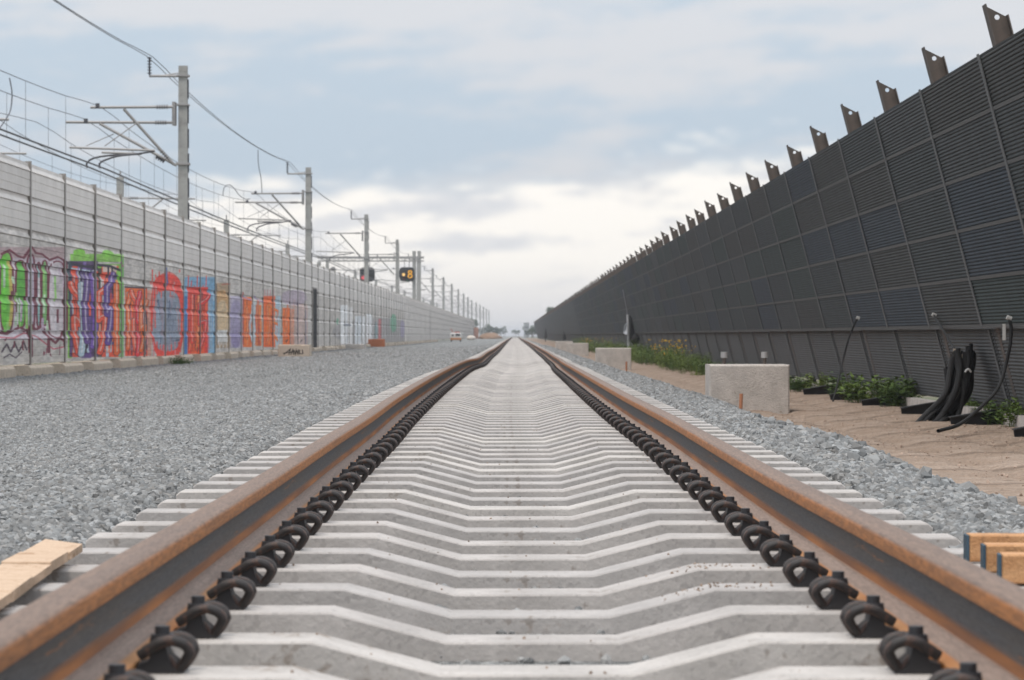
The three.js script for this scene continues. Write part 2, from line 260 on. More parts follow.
function boltGeo(n) { return merge([new THREE.CylinderGeometry(0.0150, 0.0155, 0.018, n).translate(0.022, 0.073, 0), new THREE.CylinderGeometry(0.021, 0.024, 0.014, Math.max(8, n)).translate(0.022, 0.060, 0), new THREE.CylinderGeometry(0.011, 0.011, 0.05, Math.max(5, n)).translate(0.022, 0.033, 0)]); }
const bolts = [boltGeo(6), boltGeo(4)], clips = [clipGeo(true), clipGeo(false)], padGeo = boxUV(box(0.15, 0.007, 0.17, 0, 0.0035, 0), 3);
const mirror = g => { const m = g.clone().scale(-1, 1, 1), p = m.attributes; for (const k of ['position', 'normal', 'uv']) { const a = p[k], s = a.itemSize; for (let i = 0; i < a.count; i += 3) for (let c = 0; c < s; c++) { const t = a.array[(i + 1) * s + c]; a.array[(i + 1) * s + c] = a.array[(i + 2) * s + c]; a.array[(i + 2) * s + c] = t; } } return m; };
const FL = { clip: clips.map(mirror), bolt: bolts.map(mirror), guide: mirror(guideGeo) }, FR = { clip: clips, bolt: bolts, guide: guideGeo };
const SPACING = 0.6, FIRST = 4.59, sleepGeo = [boxUV(sleeperGeo(true), 1), boxUV(sleeperGeo(true), 1, 0.37, 0.61), boxUV(sleeperGeo(true), 1, 0.71, 0.13)];
function makeSleeper(v, hi, outer) {
  const s = new THREE.Group(); part('sleeper_body', sleepGeo[v], M.sleeper[v], s);
  for (const side of [-1, 1]) {
    part('rail_pad', padGeo, M.guide, s).position.set(side * RAILX, 0, 0);
    for (const inward of outer ? [1, -1] : [1]) { // +1: between the rails
      const dir = -side * inward, set = dir > 0 ? FR : FL, f = part('guide_plate', set.guide, M.guide, s);
      f.position.set(side * (RAILX - inward * (FOOT + 0.022)), 0.003, 0); f.scale.set(0.92, 0.92, 0.95);
      part('tension_clamp', set.clip[hi ? 0 : 1], M.clip, f); part('screw', set.bolt[hi ? 0 : 1], M.bolt, f);
    }
  }
  return s;
}
const kinds = {};
for (let i = 0; i < 300; i++) {
  const d = FIRST + i * SPACING + rr(-0.012, 0.012), v = Math.floor(rnd() * 3), hi = i < 45, key = v + (hi ? 'h' : 'l');
  kinds[key] ??= makeSleeper(v, hi, hi);
  const s = kinds[key].clone(); s.name = numbered('concrete_sleeper'); scene.add(s);
  tag(s, 'grey concrete sleeper with dark tension clamps carrying the two rails', 'sleeper', 'sleepers of the track between the two barriers');
  s.position.set(trackX(d), trackY(d), -d); s.rotation.set(Math.atan((trackY(d + 0.5) - trackY(d - 0.5))) + rr(-0.006, 0.006), rr(-0.005, 0.005), rr(-0.0018, 0.0018));
}
{ // beyond those, the row goes on
  const far = sleeperGeo(false), g = [], cg = [];
  for (let d = FIRST + 300 * SPACING; d < FAR; d += SPACING) { g.push(far.clone().translate(trackX(d), trackY(d), -d)); for (const s of [-1, 1]) cg.push(box(0.085, 0.06, 0.1, trackX(d) + s * (RAILX - 0.115), trackY(d) + 0.033, -d)); }
  const m = solo('sleeper_row', boxUV(merge(g)), M.sleeper[0], 'distant run of concrete sleepers at the far end of the track', 'sleepers'); stuff(m);
  const c = part('tension_clamps', merge(cg), M.clip, m); stuff(c);
}

// ---------------------------------------------------------------- rails
function railPart(profile, side) { // profile: points from one lower end over the top to the other
  const ds = [...range(2.4, 60, 0.6), ...range(61, 180, 2), ...range(184, FAR, 8)], pos = [], uv = [], idx = [];
  let L = [0]; for (let i = 1; i < profile.length; i++) L.push(L[i - 1] + Math.hypot(profile[i][0] - profile[i - 1][0], profile[i][1] - profile[i - 1][1]));
  const tot = L[L.length - 1];
  for (const d of ds) profile.forEach(([x, y], i) => { pos.push(trackX(d) + side * RAILX + x, trackY(d) + 0.007 + y, -d); uv.push(d / 5 + side * 0.31, L[i] / tot); });
  const n = profile.length;
  for (let j = 0; j < ds.length - 1; j++) for (let i = 0; i < n - 1; i++) { const a = j * n + i; idx.push(a, a + n, a + 1, a + 1, a + n, a + n + 1); }
  const g = new THREE.BufferGeometry(); g.setAttribute('position', new THREE.Float32BufferAttribute(pos, 3)); g.setAttribute('uv', new THREE.Float32BufferAttribute(uv, 2)); g.setIndex(idx); g.computeVertexNormals();
  return g;
}
const half = (pts) => [...pts, ...pts.slice().reverse().filter(p => p[0] !== 0).map(([x, y]) => [-x, y])];
const HEAD = half([[-0.010, 0.1155], [-0.022, 0.119], [-0.0335, 0.1225], [-0.0352, 0.125], [-0.0356, 0.146], [-0.0335, 0.1525], [-0.028, 0.1565], [-0.018, 0.1583], [0, 0.159]]);
const FOOTP = half([[-0.0695, 0.0], [-0.0700, 0.010], [-0.0685, 0.0118], [-0.045, 0.0165], [-0.022, 0.0255], [-0.0135, 0.034]]);
for (const side of [-1, 1]) {
  const r = thing('rail', side < 0 ? 'rust-brown steel rail on the graffiti wall side of the sleepers' : 'rust-brown steel rail on the dark barrier side of the sleepers', 'rail');
  part('rail_head', railPart(HEAD, side), M.railHead, r);
  part('rail_foot', railPart(FOOTP, side), M.railFoot, r);
  part('rail_web', mergeGeometries([railPart([[-0.0135, 0.034], [-0.0095, 0.045], [-0.008, 0.062], [-0.008, 0.095], [-0.010, 0.1155]], side), railPart([[0.0135, 0.034], [0.0095, 0.045], [0.008, 0.062], [0.008, 0.095], [0.010, 0.1155]], side)]), M.railWeb, r);
}

// ---------------------------------------------------------------- grey noise wall on the left
const BAY = 4, LS0 = 43.95, ROWH = 0.57, ROWS = 6, LB = LEFTY + 0.22;     // first post (m), height of a cassette, base of the cassettes
const cassPts = [[-0.055, 0], [0.028, 0.002], [0.030, 0.128], [0.022, 0.132], [0.022, 0.137], [0.030, 0.143], [0.030, 0.268], [0.022, 0.272], [0.022, 0.277], [0.030, 0.283], [0.030, 0.408], [0.020, 0.412], [0.020, 0.417], [0.040, 0.424], [0.042, 0.432], [0.000, 0.510], [0.000, 0.566], [-0.055, 0.566]];
const cass = prism(cassPts, BAY - 0.10, -(BAY - 0.10) / 2);
const wallTone = [[0.76, 0.72, 0.685], [0.80, 0.76, 0.725], [0.71, 0.675, 0.645]];
const wallTex = k => tex(512, 256, (x, y) => { const a = stretch(n1(x + k, y), 2.4), st = stretch(n1(x * 4 + k, y >> 3), 2.4), b = stretch(n2(x, y + k), 1.8); return [1, 0.99, 0.975].map(v => v * (0.88 + 0.10 * a + 0.06 * st) * (0.96 + 0.08 * b)); });
M.cass = wallTone.map((c, i) => new THREE.MeshStandardMaterial({ color: new THREE.Color().setRGB(...c), map: wallTex(i * 97), roughness: 0.6, metalness: 0.1 }));
M.lpost = std([0.30, 0.275, 0.255], 0.7);
M.door = std([0.008, 0.008, 0.009], 0.9);

function paint(draw, s0, s1, hMax, w, h) { // canvas laid on the wall in wall metres; G turns a point measured on the photograph into wall metres
  const cv = document.createElement('canvas'); cv.width = w; cv.height = h; const c = cv.getContext('2d');
  c.fillStyle = '#d2cdc8'; c.fillRect(0, 0, w, h);
  const G = (x, y) => { const s = F * -LWALL / (VX - x), ht = EYE + (VY - y) * s / F - LB; return [(s - s0) / (s1 - s0) * w, (1 - ht / hMax) * h]; };
  const path = (pts, close = true) => { c.beginPath(); pts.forEach(([x, y], i) => { const p = G(x, y); i ? c.lineTo(...p) : c.moveTo(...p); }); if (close) c.closePath(); };
  const smooth = (pts, close = true) => { const q = pts.map(p => G(...p)); c.beginPath(); if (close) { const m = (a, b) => [(a[0] + b[0]) / 2, (a[1] + b[1]) / 2]; c.moveTo(...m(q[q.length - 1], q[0])); q.forEach((p, i) => c.quadraticCurveTo(...p, ...m(p, q[(i + 1) % q.length]))); c.closePath(); } else { c.moveTo(...q[0]); for (let i = 1; i < q.length; i++) { const p = q[i]; c.quadraticCurveTo(q[i - 1][0], (q[i - 1][1] + p[1]) / 2, ...p); } } };
  draw({ c, G, path, smooth, fill: (pts, col, sm = true) => { (sm ? smooth : path)(pts); c.fillStyle = col; c.fill(); }, line: (pts, col, wd = 3, sm = true) => { (sm ? smooth : path)(pts, false); c.strokeStyle = col; c.lineWidth = wd; c.lineCap = c.lineJoin = 'round'; c.stroke(); }, outline: (pts, col, wd = 3) => { smooth(pts); c.strokeStyle = col; c.lineWidth = wd; c.stroke(); } });
  const im = c.getImageData(0, 0, w, h);
  for (let y = 0; y < h; y++) for (let x = 0; x < w; x++) { const o = (y * w + x) * 4, m = 0.86 + 0.2 * stretch(n2(x, y), 1.8) + 0.1 * (stretch(n1(x * 2, y >> 1), 2.4) - 0.5); for (let k = 0; k < 3; k++) im.data[o + k] = Math.min(255, im.data[o + k] * m); }
  for (let o = 0; o < im.data.length; o += 4) { const l = (im.data[o] + im.data[o + 1] + im.data[o + 2]) / 3; for (let k = 0; k < 3; k++) im.data[o + k] = Math.min(255, Math.max(0, l + (im.data[o + k] - l) * 1.4)); }
  c.putImageData(im, 0, 0);
  const t = new THREE.CanvasTexture(cv); t.colorSpace = THREE.SRGBColorSpace; return new THREE.MeshStandardMaterial({ map: t, roughness: 0.62 });
}
const GH = ROWH * 4, GA = [LS0 - 4, LS0 + 22 * BAY], GB = [LS0 + 22 * BAY, LS0 + 46 * BAY];
const oval = (x0, x1, y0, y1) => { const r = [], cx = (x0 + x1) / 2, cy = (y0 + y1) / 2; for (let i = 0; i < 10; i++) { const t = i / 10 * 6.283, q = v => Math.sign(v) * Math.pow(Math.abs(v), 0.6); r.push([cx + (x1 - x0) / 1.85 * q(Math.cos(t)), cy + (y1 - y0) / 1.85 * q(Math.sin(t))]); } return r; };
const rect = (x0, x1, y0, y1) => [[x0, y0], [x1, y0], [x1, y1], [x0, y1]];
M.graffitiA = paint(({ c, fill, line, outline }) => {
  const maroon = '#6f3a46', lime = '#8fc25f', green = '#6fae58', dark = '#2e2a38', purple = '#6a5386', coral = '#d9664e', ice = '#c9d6de', red = '#cf4f46', orange = '#dd7742', white = '#dcd9d8', sky = '#8fb2c9', pink = '#dda0a4';
  const busy = (x0, x1, y0, y1, cols, n, w = 4) => { for (let i = 0; i < n; i++) { const x = rr(x0, x1), y = rr(y0, y1), l = rr(0.08, 0.4) * (y1 - y0), dx = rr(-1.2, 1.2); line([[x, y], [x + dx * 0.4, Math.min(y1, y + l * 0.5)], [x + dx, Math.min(y1, y + l)]], cols[i % cols.length], rr(0.5, 1.3) * w); } };
  const bars = (x0, x1, y0, y1, cols, n, w) => { for (let i = 0; i < n; i++) { const x = x0 + (i + 0.5) / n * (x1 - x0), h = y1 - y0, a = y0 + rr(0, 0.22) * h, b = y1 - rr(0, 0.2) * h, k = rr(-1, 1) * (x1 - x0) / n * 0.9, p = rnd() < 0.6 ? [[x, a], [x + k * 0.5, (a + b) / 2], [x, b]] : [[x - k, a], [x + k, a + 0.15 * h], [x + k, a + 0.45 * h], [x - k * 0.3, (a + b) / 2], [x + k * 0.8, b]]; line(p, '#3d3542', w + 3); line(p, cols[i % cols.length], w); line(p.map(([u, v]) => [u + 0.35, v - 1.5]), 'rgba(245,240,240,.7)', w * 0.22); } };
  // rounded letters, maroon outlined
  fill(rect(-40, 65, 247, 262), 'rgba(120,70,80,.25)', false); fill(rect(-40, 66, 258, 340), 'rgba(222,214,220,.8)', false); fill(rect(146, 150, 290, 356), 'rgba(224,150,130,.6)', false); fill(rect(183, 187, 280, 356), 'rgba(120,160,196,.8)', false); fill(rect(228, 242, 296, 348), 'rgba(190,182,204,.7)', false); fill(rect(289, 307, 304, 346), 'rgba(214,186,178,.55)', false);
  for (const [a, b, y0, y1, col] of [[-28, -16, 256, 332, '#7fb766'], [-14, -3, 258, 330, '#d8d2d2'], [-1, 11, 254, 331, '#8cc86a'], [14, 24, 262, 326, green], [25, 33, 256, 330, '#cfc8d2'], [35, 39, 264, 326, '#9fc0bd'], [40, 46, 262, 324, '#88b57e'], [47, 64, 263, 336, '#dcd4d6']]) { fill(oval(a, b, y0, y1), col); outline(oval(a, b, y0, y1), maroon, 4.5); }
  fill(oval(-1, 6, 256, 326), '#7cc255'); line([[8, 262], [10, 300], [8, 325]], '#cdbf7a', 7); line([[10, 292], [10, 300]], maroon, 5); line([[56, 310], [56, 322]], maroon, 6);
  line([[-30, 336], [-10, 331], [6, 334], [18, 327], [24, 331], [30, 325], [34, 330], [40, 326], [48, 338], [54, 343], [58, 338], [64, 342]], maroon, 7, false);
  line([[-30, 342], [-5, 337], [12, 338], [24, 333], [34, 336], [46, 345], [52, 349], [62, 347]], '#b9737c', 4, false);
  line([[0, 254], [8, 250], [16, 256], [22, 258], [26, 252], [30, 247], [34, 253], [40, 254], [48, 260], [56, 257], [62, 260], [64, 270]], maroon, 6, false);
  for (const [x, y0, y1] of [[28, 330, 352], [29.5, 328, 356], [47, 338, 352], [63, 262, 345], [65, 262, 330]]) line([[x, y0], [x + 0.3, y1]], maroon, 8);
  line([[0, 352], [5, 344], [9, 352], [13, 343], [17, 352], [22, 342], [25, 350]], '#544750', 4, false); line([[2, 358], [8, 354], [14, 358], [20, 352]], '#544750', 3, false);
  busy(0, 64, 262, 330, ['#a8d08a', '#e6e0e2', '#cfe0c8', '#c9b8c4'], 26, 5); busy(-30, 64, 330, 356, [maroon, '#8a5560'], 16, 3);
  // purple and coral letters on lime
  fill(rect(66.5, 70.5, 285, 358), lime, false); fill(rect(69, 122, 254, 262), 'rgba(143,194,95,.85)', false); fill(rect(72, 84, 249, 256), lime); fill(rect(100, 112, 250, 258), lime);
  fill(rect(68, 96, 261, 357), '#5c4a68', false); fill(rect(71, 77, 266, 357), coral, false); fill(rect(70, 79, 322, 352), '#75506f'); fill(rect(77.5, 79.5, 268, 356), white, false); fill(rect(80, 90, 268, 358), purple, false); fill(rect(82, 85, 262, 330), '#8d7aa8', false); fill(rect(79.5, 82.5, 318, 357), ice, false); fill(rect(91.5, 95.5, 270, 345), '#d5d3dc', false); line([[84, 296], [92, 276]], dark, 5); line([[93, 335], [95, 318]], dark, 4);
  line([[67, 263], [80, 266], [96, 268]], dark, 9, false); line([[68, 268], [96, 272]], ice, 5, false); line([[68.5, 263], [68.5, 300]], '#3a4a52', 8);
  fill(rect(96, 122, 264, 357), lime, false); fill(rect(96, 100, 268, 357), '#4a4038', false); fill(rect(100, 117, 266, 357), coral, false); fill(rect(101, 115, 265, 272), '#f0dcd0', false); fill(rect(107, 112, 278, 300), '#8b4a78'); fill(rect(107, 114, 318, 345), '#5f4a7c'); fill(rect(104, 107, 305, 357), ice, false); fill(rect(112, 114, 276, 325), '#e7c0b4', false); fill(rect(114, 118, 268, 330), lime); fill(rect(115.5, 118.5, 310, 356), ice, false); line([[108, 318], [112, 325], [115, 312], [119, 322]], white, 5, false); line([[97, 265], [108, 266], [118, 270]], dark, 9, false); line([[97, 330], [99, 352]], '#c8703a', 10);
  busy(70, 96, 264, 352, [ice, purple, coral, dark, white, '#a48fc0'], 46, 5); busy(98, 118, 266, 352, [ice, coral, '#f0b09a', dark, white, '#7a5f96', orange], 42, 5);
  bars(71, 95, 266, 356, [coral, ice, purple, '#8468aa'], 4, 19); bars(99, 118, 268, 356, [coral, '#6a4f90', orange], 3, 20);
  fill(rect(119, 122.2, 258, 357), green, false); line([[120, 262], [121, 266]], '#a04870', 7);
  // orange letters with pale outlines and drips
  fill(rect(124, 146, 288, 356), coral, false); fill(rect(124, 145, 288, 312), orange, false); for (let i = 0; i < 6; i++) { const x = 126 + i * 3.4; line([[x, 292 + (i % 3) * 6], [x + 0.4, 350]], i % 2 ? pink : white, 4); fill(rect(x + 0.8, x + 1.8, 325, 355), i % 2 ? '#3d3550' : '#a4323a', false); } line([[124, 287], [145, 288]], '#46414a', 6, false); fill(rect(124, 127, 316, 340), '#b83040', false); fill(rect(142, 146, 312, 345), '#4a3f4c');
  busy(124, 146, 290, 350, [pink, white, red, orange, '#e8a08c', '#5a3a4a'], 48, 4);
  bars(125, 145, 290, 355, [orange, '#e8755a', '#d8404a', orange], 4, 16);
  // red ring round grey blue
  fill(rect(149, 183, 272, 357), 'rgba(215,90,80,.55)'); fill(oval(150, 182, 276, 356), '#d8584c'); fill(oval(152.5, 179, 292, 350), '#9aa2ad'); for (const p of [[[156, 300], [158, 306]], [[168, 312], [174, 312]], [[156, 334], [160, 338]], [[166, 300], [168, 330]], [[163, 322], [164, 345]], [[172, 318], [170, 340]], [[168, 342], [178, 340]]]) line(p, '#34405c', 5); for (let i = 0; i < 9; i++) line([[151 + i * 3.4, 284 - (i % 3) * 6], [151 + i * 3.4, 270 + (i % 4) * 5]], '#cf4f46', 5); for (let i = 0; i < 8; i++) line([[152 + i * 3.6, 342], [152.4 + i * 3.6, 356]], i % 3 ? '#d8584c' : pink, 5); line([[165, 268], [166.5, 285]], '#5a6fa0', 7);
  busy(151, 182, 280, 352, ['#e07a6c', '#c9a9a8', '#aab4c0', '#d8584c'], 34, 4); fill(oval(155, 176, 298, 344), 'rgba(160,168,180,.8)'); busy(155, 176, 298, 344, ['#3c4a68', '#8a94a4', '#b9c0c8'], 22, 3);
  // red block letter on light blue
  fill(rect(183.5, 214, 277, 354), sky, false); fill(rect(183, 186, 296, 354), '#4d7fae', false); fill(rect(186.5, 207, 287, 354), '#d3503f', false); fill(rect(190, 203, 300, 354), '#dd6a3f', false); for (let i = 0; i < 7; i++) line([[187 + i * 3, 286], [187.4 + i * 3, 276 + (i % 3) * 5]], '#d8583f', 5); for (const [x, y0, y1] of [[193.5, 295, 312], [198.5, 300, 345], [196, 330, 352], [201, 290, 330]]) line([[x, y0], [x + 0.3, y1]], '#6a2f33', 5); fill(rect(194, 197, 318, 348), '#e08a4a'); fill(rect(208, 211.5, 295, 350), '#9fb6c8', false);
  busy(186, 208, 286, 350, ['#e8804c', '#c8403a', '#8a3434', '#f0a070', '#d3503f'], 44, 4); busy(208, 214, 280, 350, ['#b8ccd8', '#7fa6c4', '#d8dde0'], 14, 4);
  bars(188, 206, 286, 353, ['#e0563c', '#e87a3c', '#d23f38'], 3, 17);
  // cream and white drips
  fill(rect(215, 229, 283, 348), '#b9a58e', false); fill(rect(215, 228, 290, 325), '#cfae86'); fill(rect(215.5, 227, 300, 342), '#e2cdb0'); fill(rect(216, 226.5, 330, 342), '#f0eeea', false); for (let i = 0; i < 6; i++) line([[217 + i * 1.7, 336], [217 + i * 1.7, 344 + (i % 2) * 4]], '#ebe8e4', 6); line([[215.5, 284], [216, 345]], '#4c4446', 5); line([[221, 285], [229, 284]], '#a8584a', 5);
  fill(rect(229, 241, 300, 347), 'rgba(168,158,186,.6)'); fill(rect(230, 239, 330, 348), 'rgba(150,140,176,.6)');
  // orange columns
  fill(rect(242, 251, 297, 347), '#dd7f44', false); fill(rect(241.5, 243, 292, 345), '#b06c62', false); line([[246, 300], [246.4, 318]], '#7a4a3c', 5); line([[243, 296], [250, 300]], '#6d7fae', 6); fill(rect(251.5, 254.5, 302, 346), '#d5dbe0', false); fill(rect(255, 260.5, 305, 346), '#d98a52', false); fill(rect(257, 259, 315, 345), '#b9573e', false); line([[254, 296], [262, 302]], '#9a86b4', 6);
  fill(rect(262.5, 274, 296, 347), '#e0763a', false); fill(rect(266, 270, 300, 345), '#e88d4c'); for (let i = 0; i < 4; i++) line([[264 + i * 2.8, 297], [264 + i * 2.8, 290]], '#b86a78', 5); fill(rect(275, 279, 296, 345), '#c4d3dc', false); fill(rect(282, 289.5, 308, 346), '#e27f3e', false); fill(rect(290, 293.5, 309, 345), '#d9a894', false); line([[297, 302], [297.2, 345]], '#7d62a8', 8); line([[305, 310], [305.2, 345]], '#8d8fb4', 5); for (const x of [285.5, 300]) line([[x, 342], [x + 1.2, 340]], '#3a3230', 9);
  busy(242, 294, 298, 345, ['#f0a060', '#c96a3c', '#e8c8a8', '#d87a44', '#b88a90'], 50, 3.5); busy(229, 241, 300, 345, ['#b4a8c4', '#c8c2c8'], 12, 4);
  bars(243, 260, 300, 345, ['#e88440', '#d8dfe4', '#e07034'], 3, 13); bars(263, 289, 298, 346, ['#ea7a34', '#f08c44', '#c8d6de', '#e87c38'], 4, 14);
  fill(rect(280, 306, 290, 305), 'rgba(170,150,180,.35)');
}, GA[0], GA[1], GH, 2048, 400);
M.graffitiB = paint(({ fill, line }) => {
  fill(rect(332, 408, 318, 346), 'rgba(150,148,150,.45)'); fill(rect(340, 347, 305, 344), '#ffffff', false); fill(rect(347.5, 352, 307, 344), '#fbf8f6', false); line([[343, 325], [350, 325]], '#8b8f98', 10); fill(rect(354.5, 361, 316, 346), '#f4f6f8', false); line([[355, 325], [364, 325]], '#f0f0f0', 9); line([[355, 337], [364, 337]], '#f0f0f0', 8); fill(rect(362, 364.5, 316, 346), '#ffffff', false); fill(rect(366, 372, 314, 343), '#ffffff', false);
  fill(rect(336, 338, 318, 325), '#7fa592'); fill(rect(378, 381, 319, 340), '#cc8f90', false); fill(rect(374, 377, 322, 340), '#9dafb2'); fill(rect(390, 396, 314, 332), '#8db5a0'); fill(rect(400, 404, 320, 338), '#b9b2c4');
}, GB[0], GB[1], GH, 2048, 256);

const grey = thing('noise_wall', 'pale grey panelled noise wall covered in graffiti beside the ballast', 'noise wall', [LWALL, LB, 0]);
const postGeoL = boxUV(merge([box(0.010, ROWS * ROWH + 0.05, 0.11, 0.045, (ROWS * ROWH + 0.05) / 2, 0), box(0.11, ROWS * ROWH + 0.05, 0.012, -0.015, (ROWS * ROWH + 0.05) / 2, 0)]));
const LBAYS = 144, DOORBAY = 20;
const farG = [];
const postFarG = [];
for (let i = -1; i <= LBAYS; i++) {
  const s = LS0 + i * BAY, c = s + BAY / 2, jx = 0.012 * noise3.noise(i * 0.9, 1, 4);
  const pst = part('post', postGeoL, M.lpost, grey); pst.position.set(jx, -0.02, -s); pst.rotation.x = rr(-0.004, 0.004);
  if (i === LBAYS) break;
  for (let r = 0; r < ROWS; r++) {
    const small = rr(-0.004, 0.004);
    if (i < 49) {
      let geo = cass, mat = M.cass[Math.floor(rnd() * 3)];
      const gm = r < 4 ? (c < GA[1] ? [M.graffitiA, GA] : c < GB[1] ? [M.graffitiB, GB] : null) : null;
      geo = cass.clone(); const p = geo.attributes.position, uv = geo.attributes.uv;
      for (let k = 0; k < p.count; k++) gm ? uv.setXY(k, (c - p.getZ(k) - gm[1][0]) / (gm[1][1] - gm[1][0]), (p.getY(k) + r * ROWH) / GH) : uv.setXY(k, (c - p.getZ(k)) * 0.25, (p.getY(k) + r * ROWH) * 0.6);
      if (gm) mat = gm[0];
      const m = part('cassette', geo, mat, grey); m.position.set(jx + small, r * ROWH, -c); m.rotation.z = rr(-0.004, 0.004);
    } else farG.push(cass.clone().translate(small, r * ROWH, -c));
  }
}
stuff(part('far_cassettes', boxUV(merge(farG), 0.3), M.cass[0], grey));
{ // dark door leaves and the frame round them
  const ds = LS0 + DOORBAY * BAY + 1.7, w = 2.3, h = 2.4, dg = part('door', boxUV(box(0.03, h, w, 0.044, h / 2 - 0.02, -ds)), M.door, grey);
  part('door_frame', merge([box(0.03, 0.06, w + 0.12, 0.046, h + 0.012, -ds), box(0.03, h, 0.05, 0.046, h / 2 - 0.02, -ds - w / 2 - 0.03), box(0.03, h, 0.05, 0.046, h / 2 - 0.02, -ds + w / 2 + 0.03)]), M.lpost, dg);
  const d2 = LS0 + 63 * BAY; part('joint_cover', box(0.03, 3.0, 0.9, 0.05, 1.5, -d2), M.lpost, grey);
}
{ // concrete footings under the wall, one at each post
  const foot = boxUV(prism([[-0.25, -0.08], [0.19, -0.08], [0.19, 0.16], [0.14, 0.205], [-0.25, 0.205]], 2.75, -1.375), 0.8);
  for (let i = 0; i < 70; i++) {
    const s = LS0 + i * BAY, wide = rr(0.86, 1.04);
    const m = solo('concrete_footing', foot, M.plinth, 'sandy concrete footing block under a post of the grey wall', 'footing', 'footings along the foot of the grey wall');
    m.position.set(LWALL + rr(-0.04, 0.05), LEFTY + rr(-0.02, 0.015), -s - rr(-0.15, 0.15)); m.scale.set(1, 1, wide); m.rotation.y = rr(-0.012, 0.012);
  }
}
// ---------------------------------------------------------------- dark louvred barrier on the right
const TILT = Math.atan(0.264), PANEL = 0.508, P0 = 0.915, TOPY = P0 + 5 * PANEL;
const dark = thing('louvred_barrier', 'dark louvred noise barrier leaning towards the track on steel posts', 'noise barrier', [RB, EYE - 0.786, 0]);
dark.rotation.z = TILT;
function louvre(h, n, rim) {
  const pts = [[0.06, 0], [-0.004, 0], [-0.004, rim]]; const p = (h - 2 * rim) / n;
  for (let i = 0; i < n; i++) { const y = rim + i * p; pts.push([0.002, y + p * 0.06], [-0.009, y + p * 0.24], [-0.009, y + p * 0.50], [0.002, y + p * 0.96]); }
  pts.push([-0.004, h - rim], [-0.004, h], [0.06, h]);
  return pts.map(([x, y]) => [x, y]);
}
const panelGeo = boxUV(prism(louvre(PANEL - 0.006, 13, 0.018), BAY - 0.06, -(BAY - 0.06) / 2), 0.5);
const skirtGeo = boxUV(prism(louvre(0.86, 22, 0.012), BAY - 0.06, -(BAY - 0.06) / 2), 0.5);
const rimGeo = boxUV(box(0.010, 0.036, BAY - 0.10, -0.0085, -0.003, 0), 0.5);
const darkMap = tex(512, 512, (x, y) => { const a = stretch(n1(x, y), 2.4), b = stretch(n2(x, y), 1.8), st = stretch(n1(x * 2, y >> 3), 2.6); return [1, 1, 0.985].map(v => v * (0.58 + 0.26 * a + 0.12 * b + 0.26 * st)); });
M.panel = [[0.024, 0.032, 0.035], [0.031, 0.033, 0.032], [0.019, 0.034, 0.032], [0.017, 0.029, 0.045], [0.036, 0.042, 0.045]].map(c => new THREE.MeshStandardMaterial({ color: new THREE.Color().setRGB(...c), map: darkMap, roughness: 0.72 }));
M.skirt = [[0.044, 0.045, 0.046], [0.052, 0.053, 0.053]].map(c => new THREE.MeshStandardMaterial({ color: new THREE.Color().setRGB(...c), map: darkMap, roughness: 0.6 }));
M.rim = std([0.092, 0.090, 0.088], 0.8); M.strip = std([0.120, 0.123, 0.125], 0.75); M.stub = new THREE.MeshStandardMaterial({ map: tex(256, 256, (x, y) => mix3([0.085, 0.072, 0.064], [0.13, 0.10, 0.085], stretch(n1(x * 2, y * 2), 2.6))), roughness: 0.75 });
const RS0 = 23.4, SEAM = 0.36, RBAYS = 166;
const TIP = TOPY + 0.39;
const stubGeo = (() => {
  const web = new THREE.Shape([[0.09, 0], [0.250, 0], [0.250, TIP - 0.142], [0.09, TIP]].map(p => new THREE.Vector2(...p)));
  const hole = new THREE.Path(Array.from({ length: 10 }, (_, i) => new THREE.Vector2(0.168 + 0.024 * Math.cos(i * 0.6283), TIP - 0.125 - 0.024 * Math.sin(i * 0.6283)))); web.holes.push(hole);
  return boxUV(merge([new THREE.ExtrudeGeometry(web, { depth: 0.009, bevelEnabled: false, curveSegments: 8 }).translate(0, 0, -0.0045), box(0.012, TIP + 0.012, 0.18, 0.084, TIP / 2 + 0.006, 0), box(0.012, TIP - 0.13, 0.16, 0.256, TIP / 2 - 0.065, 0)]), 0.8);
})();
const stripGeo = boxUV(box(0.010, 5 * PANEL + 0.01, 0.10, -0.0165, P0 + 2.5 * PANEL, 0), 0.5), skirtStrip = boxUV(box(0.010, 0.84, 0.11, 0.070, 0.43, 0), 0.5);
const ledgeGeo = boxUV(merge([box(0.13, 0.020, BAY - 0.01, 0.045, P0 - 0.013, 0)]), 0.5);
const footGeo = boxUV(merge([box(0.60, 0.012, 0.16, -0.33, 0.0, 0), box(0.60, 0.13, 0.010, -0.33, -0.071, 0), box(0.60, 0.012, 0.16, -0.33, -0.142, 0), box(0.012, 0.154, 0.17, -0.036, -0.071, 0)]), 0.8);
const kerbGeo = boxUV(bevelBox(0.14, 0.16, BAY - 0.02, 0.012), 0.8);
const tone = []; const farD = [];
